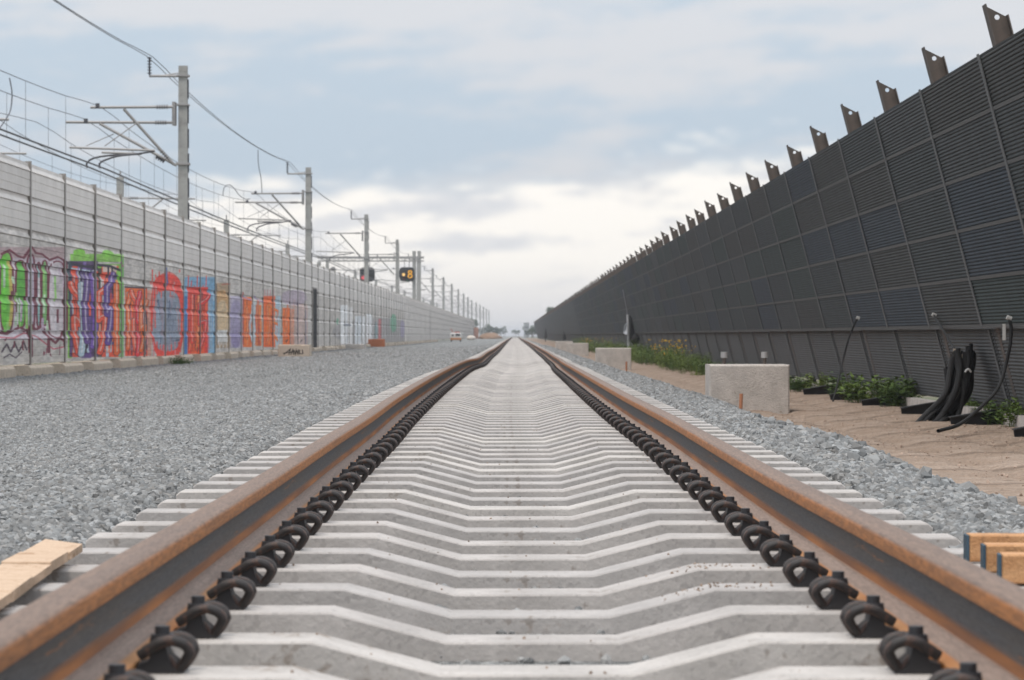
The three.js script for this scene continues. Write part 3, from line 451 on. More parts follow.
for (let i = 0; i < RBAYS; i++) {
  const s = RS0 + i * BAY, c = s + BAY / 2 + SEAM;
  const pst = part('post', stubGeo, M.stub, dark); pst.position.set(rr(-0.004, 0.004), rr(-0.02, 0.02), -s); pst.rotation.z = rr(-0.006, 0.006);
  for (let r = 0; r < 5; r++) {
    const y = P0 + r * PANEL, jx = rr(-0.003, 0.003);
    if (i < 50) {
      const p = part('louvre_panel', panelGeo, M.panel[Math.floor(rnd() * 5) % 5], dark); p.position.set(jx, y, -c);
      part('panel_rim', rimGeo, M.rim, p);
    } else farD.push(box(0.06, PANEL - 0.01, BAY - 0.06, 0.02 + jx, y + PANEL / 2, -c));
  }
  if (i < 50) part('skirt_panel', skirtGeo, M.skirt[i % 2], dark).position.set(0.085, 0.0, -c); else farD.push(box(0.06, 0.86, BAY - 0.06, 0.075, 0.43, -c));
  part('cover_strip', stripGeo, M.strip, dark).position.set(0, 0, -s - SEAM);
  part('skirt_strip', skirtStrip, M.strip, dark).position.set(0, 0, -s - SEAM - 0.2);
  part('ledge', ledgeGeo, M.rim, dark).position.set(0, 0, -c);
  if (i > 0 && i < 40) { const f = part('post_foot', footGeo, M.black, dark); f.position.set(0, 0.045, -s); f.rotation.z = -0.09; }
}
stuff(part('far_panels', boxUV(merge(farD), 0.5), M.panel[4], dark));
for (let i = 0; i < 60; i++) { const k = solo('kerb_beam', kerbGeo, M.concrete, 'low concrete kerb beam at the foot of the dark barrier', 'kerb', 'kerb beams under the dark barrier'); k.position.set(RB - 0.045, EYE - 0.786 - 0.092, -(RS0 + (i + 0.5) * BAY)); }

// ---------------------------------------------------------------- foundation blocks
const blockGeo = boxUV(bevelBox(0.97, 0.72, 0.92, 0.018), 0.9);
function anchors(g, xs, h) { for (const x of xs) { const a = part('anchor_bolt', rod(V(x, h, -0.3), V(x, h + 0.09, -0.3), 0.022, 8), M.stub, g); part('cap', merge([new THREE.CylinderGeometry(0.045, 0.045, 0.075, 10).translate(x, h + 0.115, -0.3)]), M.steel, a); } }
const rightBlocks = [[36.9, 2.84, 'pale concrete foundation block with two anchor bolts beside the barrier posts'], [84, 2.72, 'concrete foundation block standing before the flowering weeds'], [136, 2.80, 'small distant concrete block at the end of the flowering weeds'], [176, 2.85, 'distant concrete block beyond the weeds by the barrier']];
for (const [d, x, label] of rightBlocks) {
  const g = thing('foundation_block', label, 'concrete block', [x, SANDY - 0.16, -d - 0.46], 'foundation blocks on the sand strip'); g.rotation.y = rr(-0.02, 0.02);
  part('block', blockGeo.clone().translate(0, 0.36, 0), M.concrete, g);
  if (d < 40) anchors(g, [-0.26, 0.24], 0.72);
}
{ // the block with a scrawled tag by the grey wall
  const d = 94, g = thing('tagged_block', 'concrete block with a black scrawled tag against the grey wall', 'concrete block', [(294 - VX) * d / F, LEFTY - 0.1, -d]);
  const cv = document.createElement('canvas'); cv.width = 256; cv.height = 128; const c = cv.getContext('2d'); c.fillStyle = '#bcae9f'; c.fillRect(0, 0, 256, 128); c.strokeStyle = '#1c1a1a'; c.lineWidth = 9; c.lineCap = 'round'; c.beginPath(); for (const l of [[40, 96, 96, 34, 84, 98], [34, 84, 122, 66], [100, 98, 118, 44, 124, 98], [128, 50, 140, 96, 148, 46, 162, 94, 168, 44], [178, 48, 176, 92, 206, 88, 200, 46]]) { c.moveTo(l[0], l[1]); for (let i = 2; i < l.length; i += 2) c.lineTo(l[i], l[i + 1]); } c.stroke();
  const t = new THREE.CanvasTexture(cv); t.colorSpace = THREE.SRGBColorSpace;
  part('block', boxUV(bevelBox(0.98, 0.52, 0.9, 0.02, 0, 0.25, -0.45), 0.9), M.plinth, g);
  part('tag', new THREE.PlaneGeometry(0.9, 0.34).translate(0, 0.30, 0.004), new THREE.MeshStandardMaterial({ map: t, roughness: 0.95 }), g);
}
{
  M.orange = std([0.42, 0.15, 0.07], 0.85);
  const o = solo('painted_block', boxUV(bevelBox(1.0, 0.6, 0.9, 0.02, 0, 0.3, 0)), M.orange, 'orange painted concrete block at the foot of the grey wall', 'concrete block'); o.position.set((376 - VX) * 172 / F, LEFTY - 0.12, -172);
  const p = solo('concrete_slab', boxUV(bevelBox(1.35, 0.34, 2.2, 0.02, 0, 0.1, 0)), M.concrete, 'flat pale concrete slab lying beside the footings of the grey wall', 'slab'); p.position.set((351 - VX) * 147 / F, LEFTY, -147);
  M.soil = new THREE.MeshStandardMaterial({ map: M.sand.map, color: 0xd8c8b8, roughness: 1 });
  const g = new THREE.SphereGeometry(1, 20, 12, 0, 6.283, 0, 1.57); const q = g.attributes.position; for (let i = 0; i < q.count; i++) { const k = 1 + 0.25 * fbm(q.getX(i) * 2, q.getY(i) * 2, q.getZ(i) * 2 + 4); q.setXYZ(i, q.getX(i) * 2.2 * k, q.getY(i) * 1.25 * k, q.getZ(i) * 7 * k); } g.computeVertexNormals();
  const h = solo('soil_heap', g, M.soil, 'heap of brown soil beyond the end of the grey wall', 'soil heap'); h.position.set(-4.6, LEFTY - 0.1, -560);
}

// ---------------------------------------------------------------- timber
function woodMat(a, b, c) { return new THREE.MeshStandardMaterial({ map: tex(512, 256, (x, y) => { const w = stretch(n1(x >> 2, y * 3), 2.2), ring = 0.5 + 0.5 * Math.sin((y / 256) * 60 + 14 * n1(x >> 1, y)), knot = stretch(n3(x * 2, y), 3); return mix3(mix3(a, b, 0.55 * ring + 0.45 * w), c, 0.7 * sstep(0.60, 0.95, knot) + 0.3 * sstep(0.7, 0.95, stretch(n2(x, y), 2))); }), roughness: 0.8, bumpMap: fineBump, bumpScale: 0.001 }); }
M.pine = woodMat([0.50, 0.35, 0.235], [0.62, 0.46, 0.33], [0.33, 0.19, 0.10]); M.batten = woodMat([0.46, 0.23, 0.10], [0.60, 0.34, 0.17], [0.28, 0.14, 0.06]);
M.bluePaint = std([0.045, 0.085, 0.12], 0.7);
{ // short boards laid end to end over the sleepers' ends, each a little askew
  const A = V(-1.184, 0.004, -8.0), g = thing('timber_plank', 'pale pine plank lying on the sleeper ends beside the rail', 'plank', [A.x, A.y, A.z]);
  g.rotation.y = 0.04;
  for (let i = 0; i < 6; i++) { const l = 0.40, bg = bevelBox(0.118, 0.020 + 0.004 * (i % 2), l - 0.012, 0.003, 0, 0, 0); if (!i) { const q = bg.attributes.position; for (let k = 0; k < q.count; k++) if (q.getZ(k) < 0) q.setZ(k, q.getZ(k) + q.getX(k) * 1.6); bg.computeVertexNormals(); } const b = part('board', boxUV(bg, 2, i * 0.3, i * 0.17), M.pine, g); b.position.set(rr(-0.004, 0.004), 0.018 + (i % 2) * 0.0015, 0.2 + i * l); b.rotation.set(rr(-0.012, 0.012), rr(-0.012, 0.012), rr(-0.02, 0.02)); }
}
for (let i = 0; i < 3; i++) {
  const d = [7.66, 7.30, 6.98][i], x = [1.143, 1.130, 1.118][i];
  const g = thing('timber_batten', 'squared timber batten with a blue painted end lying across the sleeper ends', 'batten', [x, 0.003, -d - 0.04], 'three battens beside the rail');
  part('batten_body', boxUV(bevelBox(0.80, 0.068, 0.08, 0.004, 0.40, 0.034, 0), 2, i * 0.4, i * 0.2), M.batten, g);
  part('painted_end', box(0.006, 0.064, 0.076, -0.0035, 0.034, 0), M.bluePaint, g);
  g.rotation.y = -0.03 - 0.03 * i;
}

// survey stakes
for (const [px, d, label] of [[740, 25.5, 'small orange wooden stake before the concrete block with anchor bolts'], [626, 68, 'thin orange stake at the edge of the stones before the weeds']]) {
  const x = (px - VX) * d / F, y = ballastY(x, d);
  solo('survey_stake', boxUV(rod(V(x, y - 0.1, -d), V(x + 0.01, y + (d < 30 ? 0.16 : 0.34), -d), d < 30 ? 0.016 : 0.022, 5)), std([0.40, 0.17, 0.09], 0.8), label, 'stake');
}

// ---------------------------------------------------------------- cables by the barrier
const wallX = y => 4.9 - 0.264 * (y - EYE);
{
  const D = 33.0, W = (px, py, dx = 0) => at(px, py, D + dx);
  const b = thing('cable_bundle', 'bundle of black cables rising from the sand against the dark barrier', 'cables', [at(940, 420, D).x, SANDY, -D]);
  const o = b.position, loc = p => p.clone().sub(o);
  const ends = [[948, 368], [951, 358], [955, 352], [958, 350], [961, 352], [963, 362], [967, 349], [970, 344], [972, 352]];
  for (let k = 0; k < 22; k++) {
    const [ex, ey] = ends[k % 9], bx = 920 + k * 1.5 + rr(-3, 3), dz = rr(-0.28, 0.28), r = rr(0.022, 0.042);
    part('cable', boxUV(tube([loc(W(bx - 6, 425 + rr(-1, 3), dz - 0.3)), loc(W(bx + 6, 415 + rr(-2, 2), dz)), loc(W((bx + ex) / 2 + 9, (ey + 420) / 2 + 6, dz)), loc(W(ex + rr(-2, 2), ey + 14, dz * 0.6)), loc(W(ex + rr(-2, 2), ey + rr(-2, 4), dz * 0.5))], r, 16, 7)), M.blackCable[k % 3], b);
  }
  for (const [px, py] of [[955, 351], [959, 352], [962, 356]]) part('cable_end', new THREE.CylinderGeometry(0.022, 0.022, 0.05, 8).translate(...loc(W(px, py, 0)).toArray()), std([0.34, 0.28, 0.22], 0.8), b);
  part('cable_tie', tube([loc(W(965, 372, -0.35)), loc(W(968, 369, -0.36)), loc(W(971, 372, -0.35))], 0.012, 6, 5), std([0.5, 0.5, 0.5], 0.7), b);
  M.clipWhite = std([0.55, 0.54, 0.52], 0.6);
  const cab = (name, pts, r, label, d, endPx) => {
    const p3 = pts.map(([x, y, dd = 0]) => at(x, y, d + dd)); const g = thing(name, label, 'cable', [p3[p3.length - 1].x, p3[p3.length - 1].y, p3[p3.length - 1].z]);
    part('sheath', boxUV(tube(p3.map(p => p.clone().sub(g.position)), r, 30, 6)), M.blackCable[1], g);
    part('fixing', merge([new THREE.CylinderGeometry(0.022, 0.022, 0.05, 8).rotateZ(1.2).translate(...p3[0].clone().sub(g.position).toArray())]), M.clipWhite, g);
  };
  const dOf = (px, lat) => lat * F / (px - VX);
  const d1 = dOf(858, 4.80);
  cab('loose_cable', [[858, 318], [856, 321], [849, 338], [843, 360], [838, 382, -0.5], [833, 401, -0.9]], 0.014, 'thin black cable hanging from the barrier to its foot', d1);
  const d2 = dOf(934, 4.80);
  cab('loose_cable', [[934, 315], [936, 319, -0.15], [942, 328, -0.7], [950, 342, -1.3], [957, 353, -2.0]], 0.013, 'thin black cable running from the barrier into the cable bundle', d2);
  const d3 = dOf(1009, 4.80);
  cab('loose_cable', [[1009, 318], [1011, 326], [1010, 345], [1005, 368], [998, 388, -0.3], [984, 404, -0.7], [960, 424, -1.2], [938, 431, -1.6]], 0.018, 'black cable looping from the barrier down across a post foot', d3);
  part('tag', box(0.03, 0.16, 0.01, 0, 0, 0), M.clipWhite, scene.children[scene.children.length - 1]).position.copy(at(1004, 332, d3).sub(scene.children[scene.children.length - 1].position));
  for (let k = 0; k < 4; k++) { const d = 31.6 + k * 0.25; solo('ground_cable', boxUV(tube([at(938 + k * 9, 431, d), at(955 + k * 9, 427, d), at(975 + k * 8, 424, d), at(998 + k * 6, 427, d + 0.2)], rr(0.016, 0.03), 14, 6)), M.blackCable[k % 3], 'black cable end lying on the sand at the foot of the barrier', 'cable', 'cable ends on the sand by the barrier'); }
}

// ---------------------------------------------------------------- marker pole with cloth by the barrier
function markerPole(d, x, big) {
  const g = thing('marker_pole', big ? 'white pole with hanging dark and white sheeting beside the weeds' : 'distant dark wrapped pole beside the barrier', 'pole', [x, SANDY, -d]);
  if (big) part('pole', rod(V(0, 0, 0), V(-0.05, 1.75, 0), 0.05, 8), std([0.45, 0.46, 0.48], 0.7), g); else part('pole', rod(V(0, 0, 0), V(0, 1.2, 0), 0.08, 6), M.black, g);
  const cloth = (pts, m, name) => { const s = new THREE.Shape(pts.map(p => new THREE.Vector2(...p))), e = new THREE.ExtrudeGeometry(s, { depth: 0.05, bevelEnabled: true, bevelSize: 0.01, bevelThickness: 0.02, bevelSegments: 1 }), p = e.attributes.position; for (let i = 0; i < p.count; i++) p.setZ(i, p.getZ(i) + 0.10 * Math.sin(p.getX(i) * 14 + p.getY(i) * 3)); e.computeVertexNormals(); part(name, e, m, g); };
  cloth(big ? [[0.02, 1.72], [0.10, 1.60], [0.22, 1.0], [0.44, 0.82], [0.40, 0.58], [0.22, 0.50], [0.10, 0.62], [0.03, 0.70]] : [[0.02, 1.9], [0.12, 1.5], [0.25, 0.5], [-0.1, 0.5], [-0.05, 1.4]], M.black, 'dark_sheet');
  if (big) { cloth([[-0.07, 1.45], [-0.18, 1.28], [-0.22, 1.0], [-0.12, 0.92], [-0.06, 1.0]], std([0.5, 0.53, 0.58], 0.8), 'white_sheet'); part('thin_rod', rod(V(-0.06, 1.7, 0.02), V(-0.26, 2.75, 0.35), 0.018, 5), std([0.3, 0.3, 0.32], 0.7), g); }
}
markerPole(123, (629 - VX) * 123 / F, true); markerPole(300, (564 - VX) * 300 / F, false); markerPole(420, (545.5 - VX) * 420 / F, false);
scene.children.filter(o => o.name.startsWith('marker_pole') && !o.userData.label.startsWith('white')).forEach(o => { o.userData.group = 'distant poles by the barrier'; });

// ---------------------------------------------------------------- weeds
M.leaf = [[0.105, 0.160, 0.030], [0.140, 0.190, 0.040], [0.075, 0.125, 0.030]].map(c => new THREE.MeshPhysicalMaterial({ color: new THREE.Color().setRGB(...c), roughness: 0.95, transmission: 0.0, side: THREE.DoubleSide }));
M.flower = [std([0.58, 0.36, 0.03], 0.8), std([0.55, 0.30, 0.06], 0.8)];
function weedGeo(n, h, sp, grassy) {
  const pos = []; const put = (a, b, c) => pos.push(a.x, a.y, a.z, b.x, b.y, b.z, c.x, c.y, c.z);
  for (let i = 0; i < n; i++) {
    const an = rr(0, 6.283), r = sp * Math.sqrt(rnd()) * 0.7, b = V(r * Math.cos(an), 0, r * Math.sin(an)), hh = h * rr(0.45, 1), lean = rr(0.05, 0.4) * hh, la = an + rr(-1, 1);
    const tip = V(b.x + lean * Math.cos(la), hh, b.z + lean * Math.sin(la)), mid = b.clone().lerp(tip, 0.55).add(V(-0.1 * lean * Math.cos(la), 0.08 * hh, 0)), w = V(Math.cos(la + 1.57), 0, Math.sin(la + 1.57)).multiplyScalar(grassy ? 0.007 : 0.004);
    put(b.clone().sub(w), b.clone().add(w), mid); put(mid.clone().sub(w), mid.clone().add(w), tip);
    if (!grassy) for (let k = 0; k < 7; k++) { const t = rr(0.15, 1), p = b.clone().lerp(tip, t), a2 = rr(0, 6.283), l = rr(0.035, 0.10), q = p.clone().add(V(l * Math.cos(a2), rr(-0.02, 0.04), l * Math.sin(a2))), s = V(Math.cos(a2 + 1.57), rr(-0.4, 0.4), Math.sin(a2 + 1.57)).multiplyScalar(l * 0.28), m = p.clone().lerp(q, 0.5); put(p, m.clone().add(s), q); put(p, q, m.clone().sub(s)); }
  }
  const g = new THREE.BufferGeometry(); g.setAttribute('position', new THREE.Float32BufferAttribute(pos, 3)); g.computeVertexNormals(); return g;
}
function blossomGeo(n, h, sp) { const l = []; for (let i = 0; i < n; i++) { const a = rr(0, 6.28), r = sp * Math.sqrt(rnd()); l.push(new THREE.IcosahedronGeometry(rr(0.012, 0.026), 0).translate(r * Math.cos(a), h * rr(0.7, 1.04), r * Math.sin(a))); } return merge(l); }
const tallG = [weedGeo(60, 0.75, 0.5), weedGeo(60, 0.9, 0.5), weedGeo(55, 0.6, 0.55)], tuftG = [weedGeo(70, 0.30, 0.38), weedGeo(90, 0.24, 0.35, true), weedGeo(60, 0.36, 0.3)], blos = [blossomGeo(12, 0.78, 0.5), blossomGeo(9, 0.86, 0.5)];
function weed(x, d, tall, flowers, sc, label, group) {
  const g = thing(tall ? 'tall_weed' : 'weed_tuft', label, 'weed', [x, sandY(x, d) - 0.01, -d], group), k = Math.floor(rnd() * 3);
  part('foliage', (tall ? tallG : tuftG)[k], M.leaf[Math.floor(rnd() * 3)], g); if (flowers) part('blossoms', blos[k % 2], M.flower[k % 2], g);
  g.rotation.y = rr(0, 6.28); g.scale.setScalar(sc);
}
for (let i = 0; i < 56; i++) { const d = rr(74, 124), x = rr(4.15, 5.0) - (d - 74) * 0.002, fl = d > 80 && d < 100 && rnd() < 0.75; weed(x, d, true, fl, rr(0.6, 1.0) * (d < 80 ? 0.7 : 1), fl ? 'tall green weed with yellow blossoms at the foot of the dark barrier' : 'tall leafy green weed at the foot of the dark barrier', fl ? 'flowering weeds by the barrier' : 'leafy weeds by the barrier'); }
for (let i = 0; i < 30; i++) { const d = rr(132, 205), fl = d > 150 && d < 185 && rnd() < 0.5; weed(rr(3.9, 4.9), d, true, fl, rr(0.7, 1.1), fl ? 'tall weed with yellow blossoms behind the distant concrete blocks' : 'tall green weed behind the distant concrete blocks', fl ? 'distant flowering weeds' : 'distant leafy weeds'); }
for (const [px, d, n, s] of [[800, 52, 3, 0.8], [815, 49, 3, 0.9], [848, 46, 4, 1.1], [884, 41.5, 4, 0.9], [895, 40.5, 4, 1.2], [905, 39.5, 4, 1.0], [870, 43, 3, 0.7], [975, 34.3, 3, 0.8], [985, 33.5, 3, 0.9], [1003, 32.5, 4, 0.8], [1020, 31.5, 4, 0.9], [960, 36, 3, 0.7], [730, 66, 4, 1.3], [716, 70, 4, 1.2], [780, 57, 3, 0.8]])
  for (let k = 0; k < n - 1; k++) weed((px - VX) * d / F + rr(-0.25, 0.25), d + rr(-1.2, 1.2), false, false, s * rr(0.65, 1.1), 'low green weed tuft between the post feet of the barrier', 'weed tufts between the post feet');
{ const d = 71, x = LWALL + 0.45; for (let k = 0; k < 3; k++) { const g = thing('weed_tuft', 'dark green weed growing in a gap between the wall footings', 'weed', [x + rr(-.2, .2), LEFTY - 0.02, -d - rr(-1, 1)], 'weeds at the grey wall'); part('foliage', tuftG[k], M.leaf[2], g); g.scale.setScalar(0.7); } }

// ---------------------------------------------------------------- overhead line
const ML = -10.77, MD0 = 106.5 * 0.928 * 1.0, MSP = 60;
const MASTD = k => 99 + MSP * k;
const hAt = (y, d) => EYE + (VY - y) * d / F;
const UP0 = EYE;
function insul(a, b, n = 5, r = 0.07) { const l = [rod(a, b, 0.03, 6)]; for (let i = 0; i < n; i++) { const p = a.clone().lerp(b, (i + 0.5) / n), q = a.clone().lerp(b, (i + 0.75) / n); l.push(rod(p, q, r, 8)); } return merge(l); }
const S = 99 / F;                                    // metres per pixel at the nearest mast
const mp = (px, py, z = 0) => V((px - 183.5) * S, EYE + (VY - py) * S, z);     // points of the nearest mast, read off the photograph in its own plane
function nearMast(full) {
  const g = new THREE.Group(), top = EYE + (VY - 66) * S;
  const pole = part('pole', boxUV((() => { const b = new THREE.CylinderGeometry(0.195, 0.25, top + 0.6, 4, 1).rotateY(Math.PI / 4).toNonIndexed(); b.computeVertexNormals(); return b.translate(0, (top - 0.6) / 2, 0); })(), 0.6), M.mast, g);
  const strips = []; for (let i = 0; i < 9; i++) strips.push(box(0.03, 0.62, 0.10, 0.165 + 0.0035 * i, top - 0.75 - i * 0.80, 0)); part('step_irons', merge(strips), M.insulator, pole);
  part('collar', merge([box(0.40, 0.06, 0.40, 0, mp(0, 75.8).y, 0), box(0.40, 0.05, 0.40, 0, mp(0, 105).y, 0), box(0.43, 0.07, 0.43, 0, mp(0, 164).y, 0)]), M.steel, pole);
  const fb = part('feeder_bracket', merge([rod(mp(179, 76), mp(149.5, 76), 0.045), rod(mp(179, 73), mp(160, 76), 0.02)]), M.steel, g); part('insulator', insul(mp(149.8, 75), mp(149.8, 57), 6, 0.075), M.insulator, fb);
  const c1 = part('cantilever', merge([rod(mp(93, 108.5, 0.5), mp(175, 108, 0.5), 0.05), rod(mp(126, 110, 0.5), mp(175, 165, 0.2), 0.05), rod(mp(72, 148.3, 0.5), mp(157, 151.5, 0.5), 0.04), rod(mp(139, 124, 0.5), mp(107, 147, 0.5), 0.018), box(0.10, 0.75, 0.5, mp(175, 0).x, mp(0, 114).y, 0.1)]), M.steel, g);
  part('insulator', insul(mp(158, 108.2, 0.5), mp(170, 108, 0.5), 5, 0.08), M.insulator, c1); part('insulator', insul(mp(162, 151, 0.25), mp(169, 159, 0.22), 4, 0.08), M.insulator, c1); part('wire_clamp', box(0.12, 0.16, 0.12, ...mp(100, 107, 0.5).toArray()), M.insulator, c1);
  part('steady_arm', tube([mp(157, 152, 0.5), mp(138, 155, 0.5), mp(120, 157, 0.5), mp(110, 160, 0.5), mp(102, 164, 0.5), mp(102, 169, 0.5)], 0.035, 14, 6), M.insulator, c1);
  if (full) {
    const c2 = part('cantilever', merge([rod(mp(64, 121, -0.5), mp(174, 121.5, -0.5), 0.05), rod(mp(98, 122.5, -0.5), mp(176, 165, -0.2), 0.05), rod(mp(100, 151.5, -0.5), mp(140, 153, -0.5), 0.04), rod(mp(84, 145, -0.5), mp(112, 133, -0.5), 0.016)]), M.steel, g);
    part('insulator', insul(mp(153, 121.4, -0.5), mp(165, 121.5, -0.5), 5, 0.08), M.insulator, c2); part('insulator', insul(mp(155, 156, -0.28), mp(164, 161, -0.24), 4, 0.08), M.insulator, c2); part('wire_clamp', box(0.12, 0.16, 0.12, ...mp(84, 120, -0.5).toArray()), M.insulator, c2);
    part('steady_arm', tube([mp(140, 153, -0.5), mp(104, 155, -0.5), mp(90, 158, -0.5), mp(85, 162, -0.5), mp(85, 167, -0.5)], 0.035, 14, 6), M.insulator, c2);
  }
  return g;
}
const mastA = nearMast(true), mastB = nearMast(false);
const mastLabel = k => k === 0 ? 'tall grey concrete mast with two cantilever arms behind the graffiti wall' : k === 1 ? 'grey concrete mast with a looping jumper cable behind the wall door' : k < 3 ? 'grey concrete mast rising before the dark red-lit signal' : 'distant grey concrete mast in the row behind the grey wall';
for (let k = -1; k < 17; k++) {
  const d = MASTD(k) + (k === 2 ? 2 : 0), m = (k < 2 ? mastA : mastB).clone(); m.name = numbered('catenary_mast'); scene.add(m);
  m.position.set(ML + (k > 11 ? (k - 11) * 0.35 : 0), 0, -d); m.scale.set(1, 1, 1);
  tag(m, k === -1 ? 'grey concrete mast beside the green maroon-outlined letters' : mastLabel(k), 'mast', k > 2 ? 'distant masts behind the grey wall' : undefined);
  if (k > 2) m.rotation.y = rr(-0.05, 0.05);
}
{ // masts on the far side of the electrified tracks
  const fm = new THREE.Group(), top = 9.0, q = (px, py) => V((px - 110) * 0.0521, EYE + (VY - py) * 0.0521, 0);
  part('pole', boxUV(box(0.36, top + 0.5, 0.36, 0, (top - 0.5) / 2, 0), 0.6), M.mast, fm); part('peak', rod(V(0, top, 0), V(0, top + 0.35, 0), 0.05, 6), M.steel, fm);
  const c = part('cantilever', merge([rod(V(0.2, 7.9, 0), V(4.0, 7.85, 0), 0.05), rod(V(0.2, 6.2, 0), V(2.3, 7.85, 0), 0.045), rod(V(1.0, 6.75, 0), V(4.6, 6.7, 0), 0.04)]), M.steel, fm); part('insulator', insul(V(0.5, 7.9, 0), V(0.95, 7.89, 0), 5, 0.08), M.insulator, c);
  for (let k = 0; k < 13; k++) { const m = fm.clone(); m.name = numbered('far_mast'); scene.add(m); m.position.set(-21.1, 0, -MASTD(k) - 4); tag(m, 'slender grey mast on the far side of the electrified tracks', 'mast', 'masts beyond the electrified tracks'); }
}
{ // wires: every wire sags between its supports
  const span = (x, h, sag, k0, k1, zig = 0) => { const pts = []; for (let k = k0; k < k1; k++) for (let i = 0; i < 8; i++) { const t = i / 8; pts.push(V(x + zig * ((k & 1 ? -1 : 1) * (1 - t) + (k & 1 ? 1 : -1) * t), h - sag * 4 * t * (1 - t), -(MASTD(k) + MSP * t))); } return pts; };
  const wire = (pts, r) => tube(pts, r, pts.length * 2, 5);
  const feeder = thing('feeder_wire', 'pair of feeder wires strung along the mast tops', 'wire', [0, 0, 0]);
  const fx = ML + (149.8 - 183.5) * S, fh = hAt(57, 99);
  part('wire', wire(span(fx - 0.05, fh, 0.42, -1, 16), 0.013), M.wire, feeder); part('wire', wire(span(fx + 0.14, fh - 0.02, 0.50, -1, 16), 0.013), M.wire, feeder);
  const line = (name, x, hm, hc, sag, r, label, dn, z0) => {
    const g = thing(name, label, 'overhead line', [0, 0, 0]);
    part('messenger_wire', wire(span(x, hm, sag, -1, 15, 0.05), r), M.wire, g);
    part('contact_wire', wire(span(x - 0.02, hc, 0.03, -1, 15, 0.18), r * 1.25), M.wire, g); part('contact_wire', wire(span(x + 0.10, hc - 0.02, 0.03, -1, 15, 0.18), r * 1.25), M.wire, g);
    for (let k = 0; k < dn; k++) for (let i = 1; i < 8; i++) { const t = i / 8, z = -(MASTD(k - 1) + MSP * t); part('dropper', rod(V(x, hm - sag * 4 * t * (1 - t), z), V(x, hc, z), 0.006, 4), M.wire, g); }
  };
  const x1 = ML + (100 - 183.5) * S, x2 = ML + (84 - 183.5) * S;
  line('overhead_line', x1, hAt(107, 99), hAt(169, 99), 0.55, 0.012, 'overhead contact line hung from the upper cantilever of the first mast', 4);
  line('overhead_line', x2, hAt(119.5, 99), hAt(167.5, 99), 0.45, 0.012, 'overhead contact line hung from the lower cantilever of the first mast', 4);
  line('overhead_line', -17.3, 7.85, 5.75, 0.6, 0.011, 'overhead contact line over the farther electrified track', 3);
  line('overhead_line', -15.5, 7.45, 5.95, 0.5, 0.011, 'overhead contact line over the middle electrified track', 2);
  line('overhead_line', -19.6, 8.3, 6.1, 0.6, 0.010, 'overhead contact line beside the farther row of masts', 1);
  const j = solo('jumper_cable', tube([at(258, 150, 152), at(258.5, 165, 152), at(261, 178, 152), at(262, 193, 152)], 0.02, 12, 5), M.wire, 'loose jumper cable hanging from the feeder wire to a cantilever', 'cable');
  solo('jumper_cable', tube([at(223, 196, 150), at(224, 188, 150), at(228, 184.5, 150), at(233, 187, 150), at(239, 195, 150), at(243, 198, 150), at(250, 199, 152)], 0.02, 20, 5), M.wire, 'curled jumper cable at the tip of the second cantilever', 'cable');
  solo('jumper_cable', tube([at(9.5, 78, 92), at(12, 92, 92), at(11, 108, 92), at(4, 122, 91), at(-2, 130, 90)], 0.02, 16, 5), M.wire, 'curved jumper cable between messenger and contact wire above the green letters', 'cable');
}
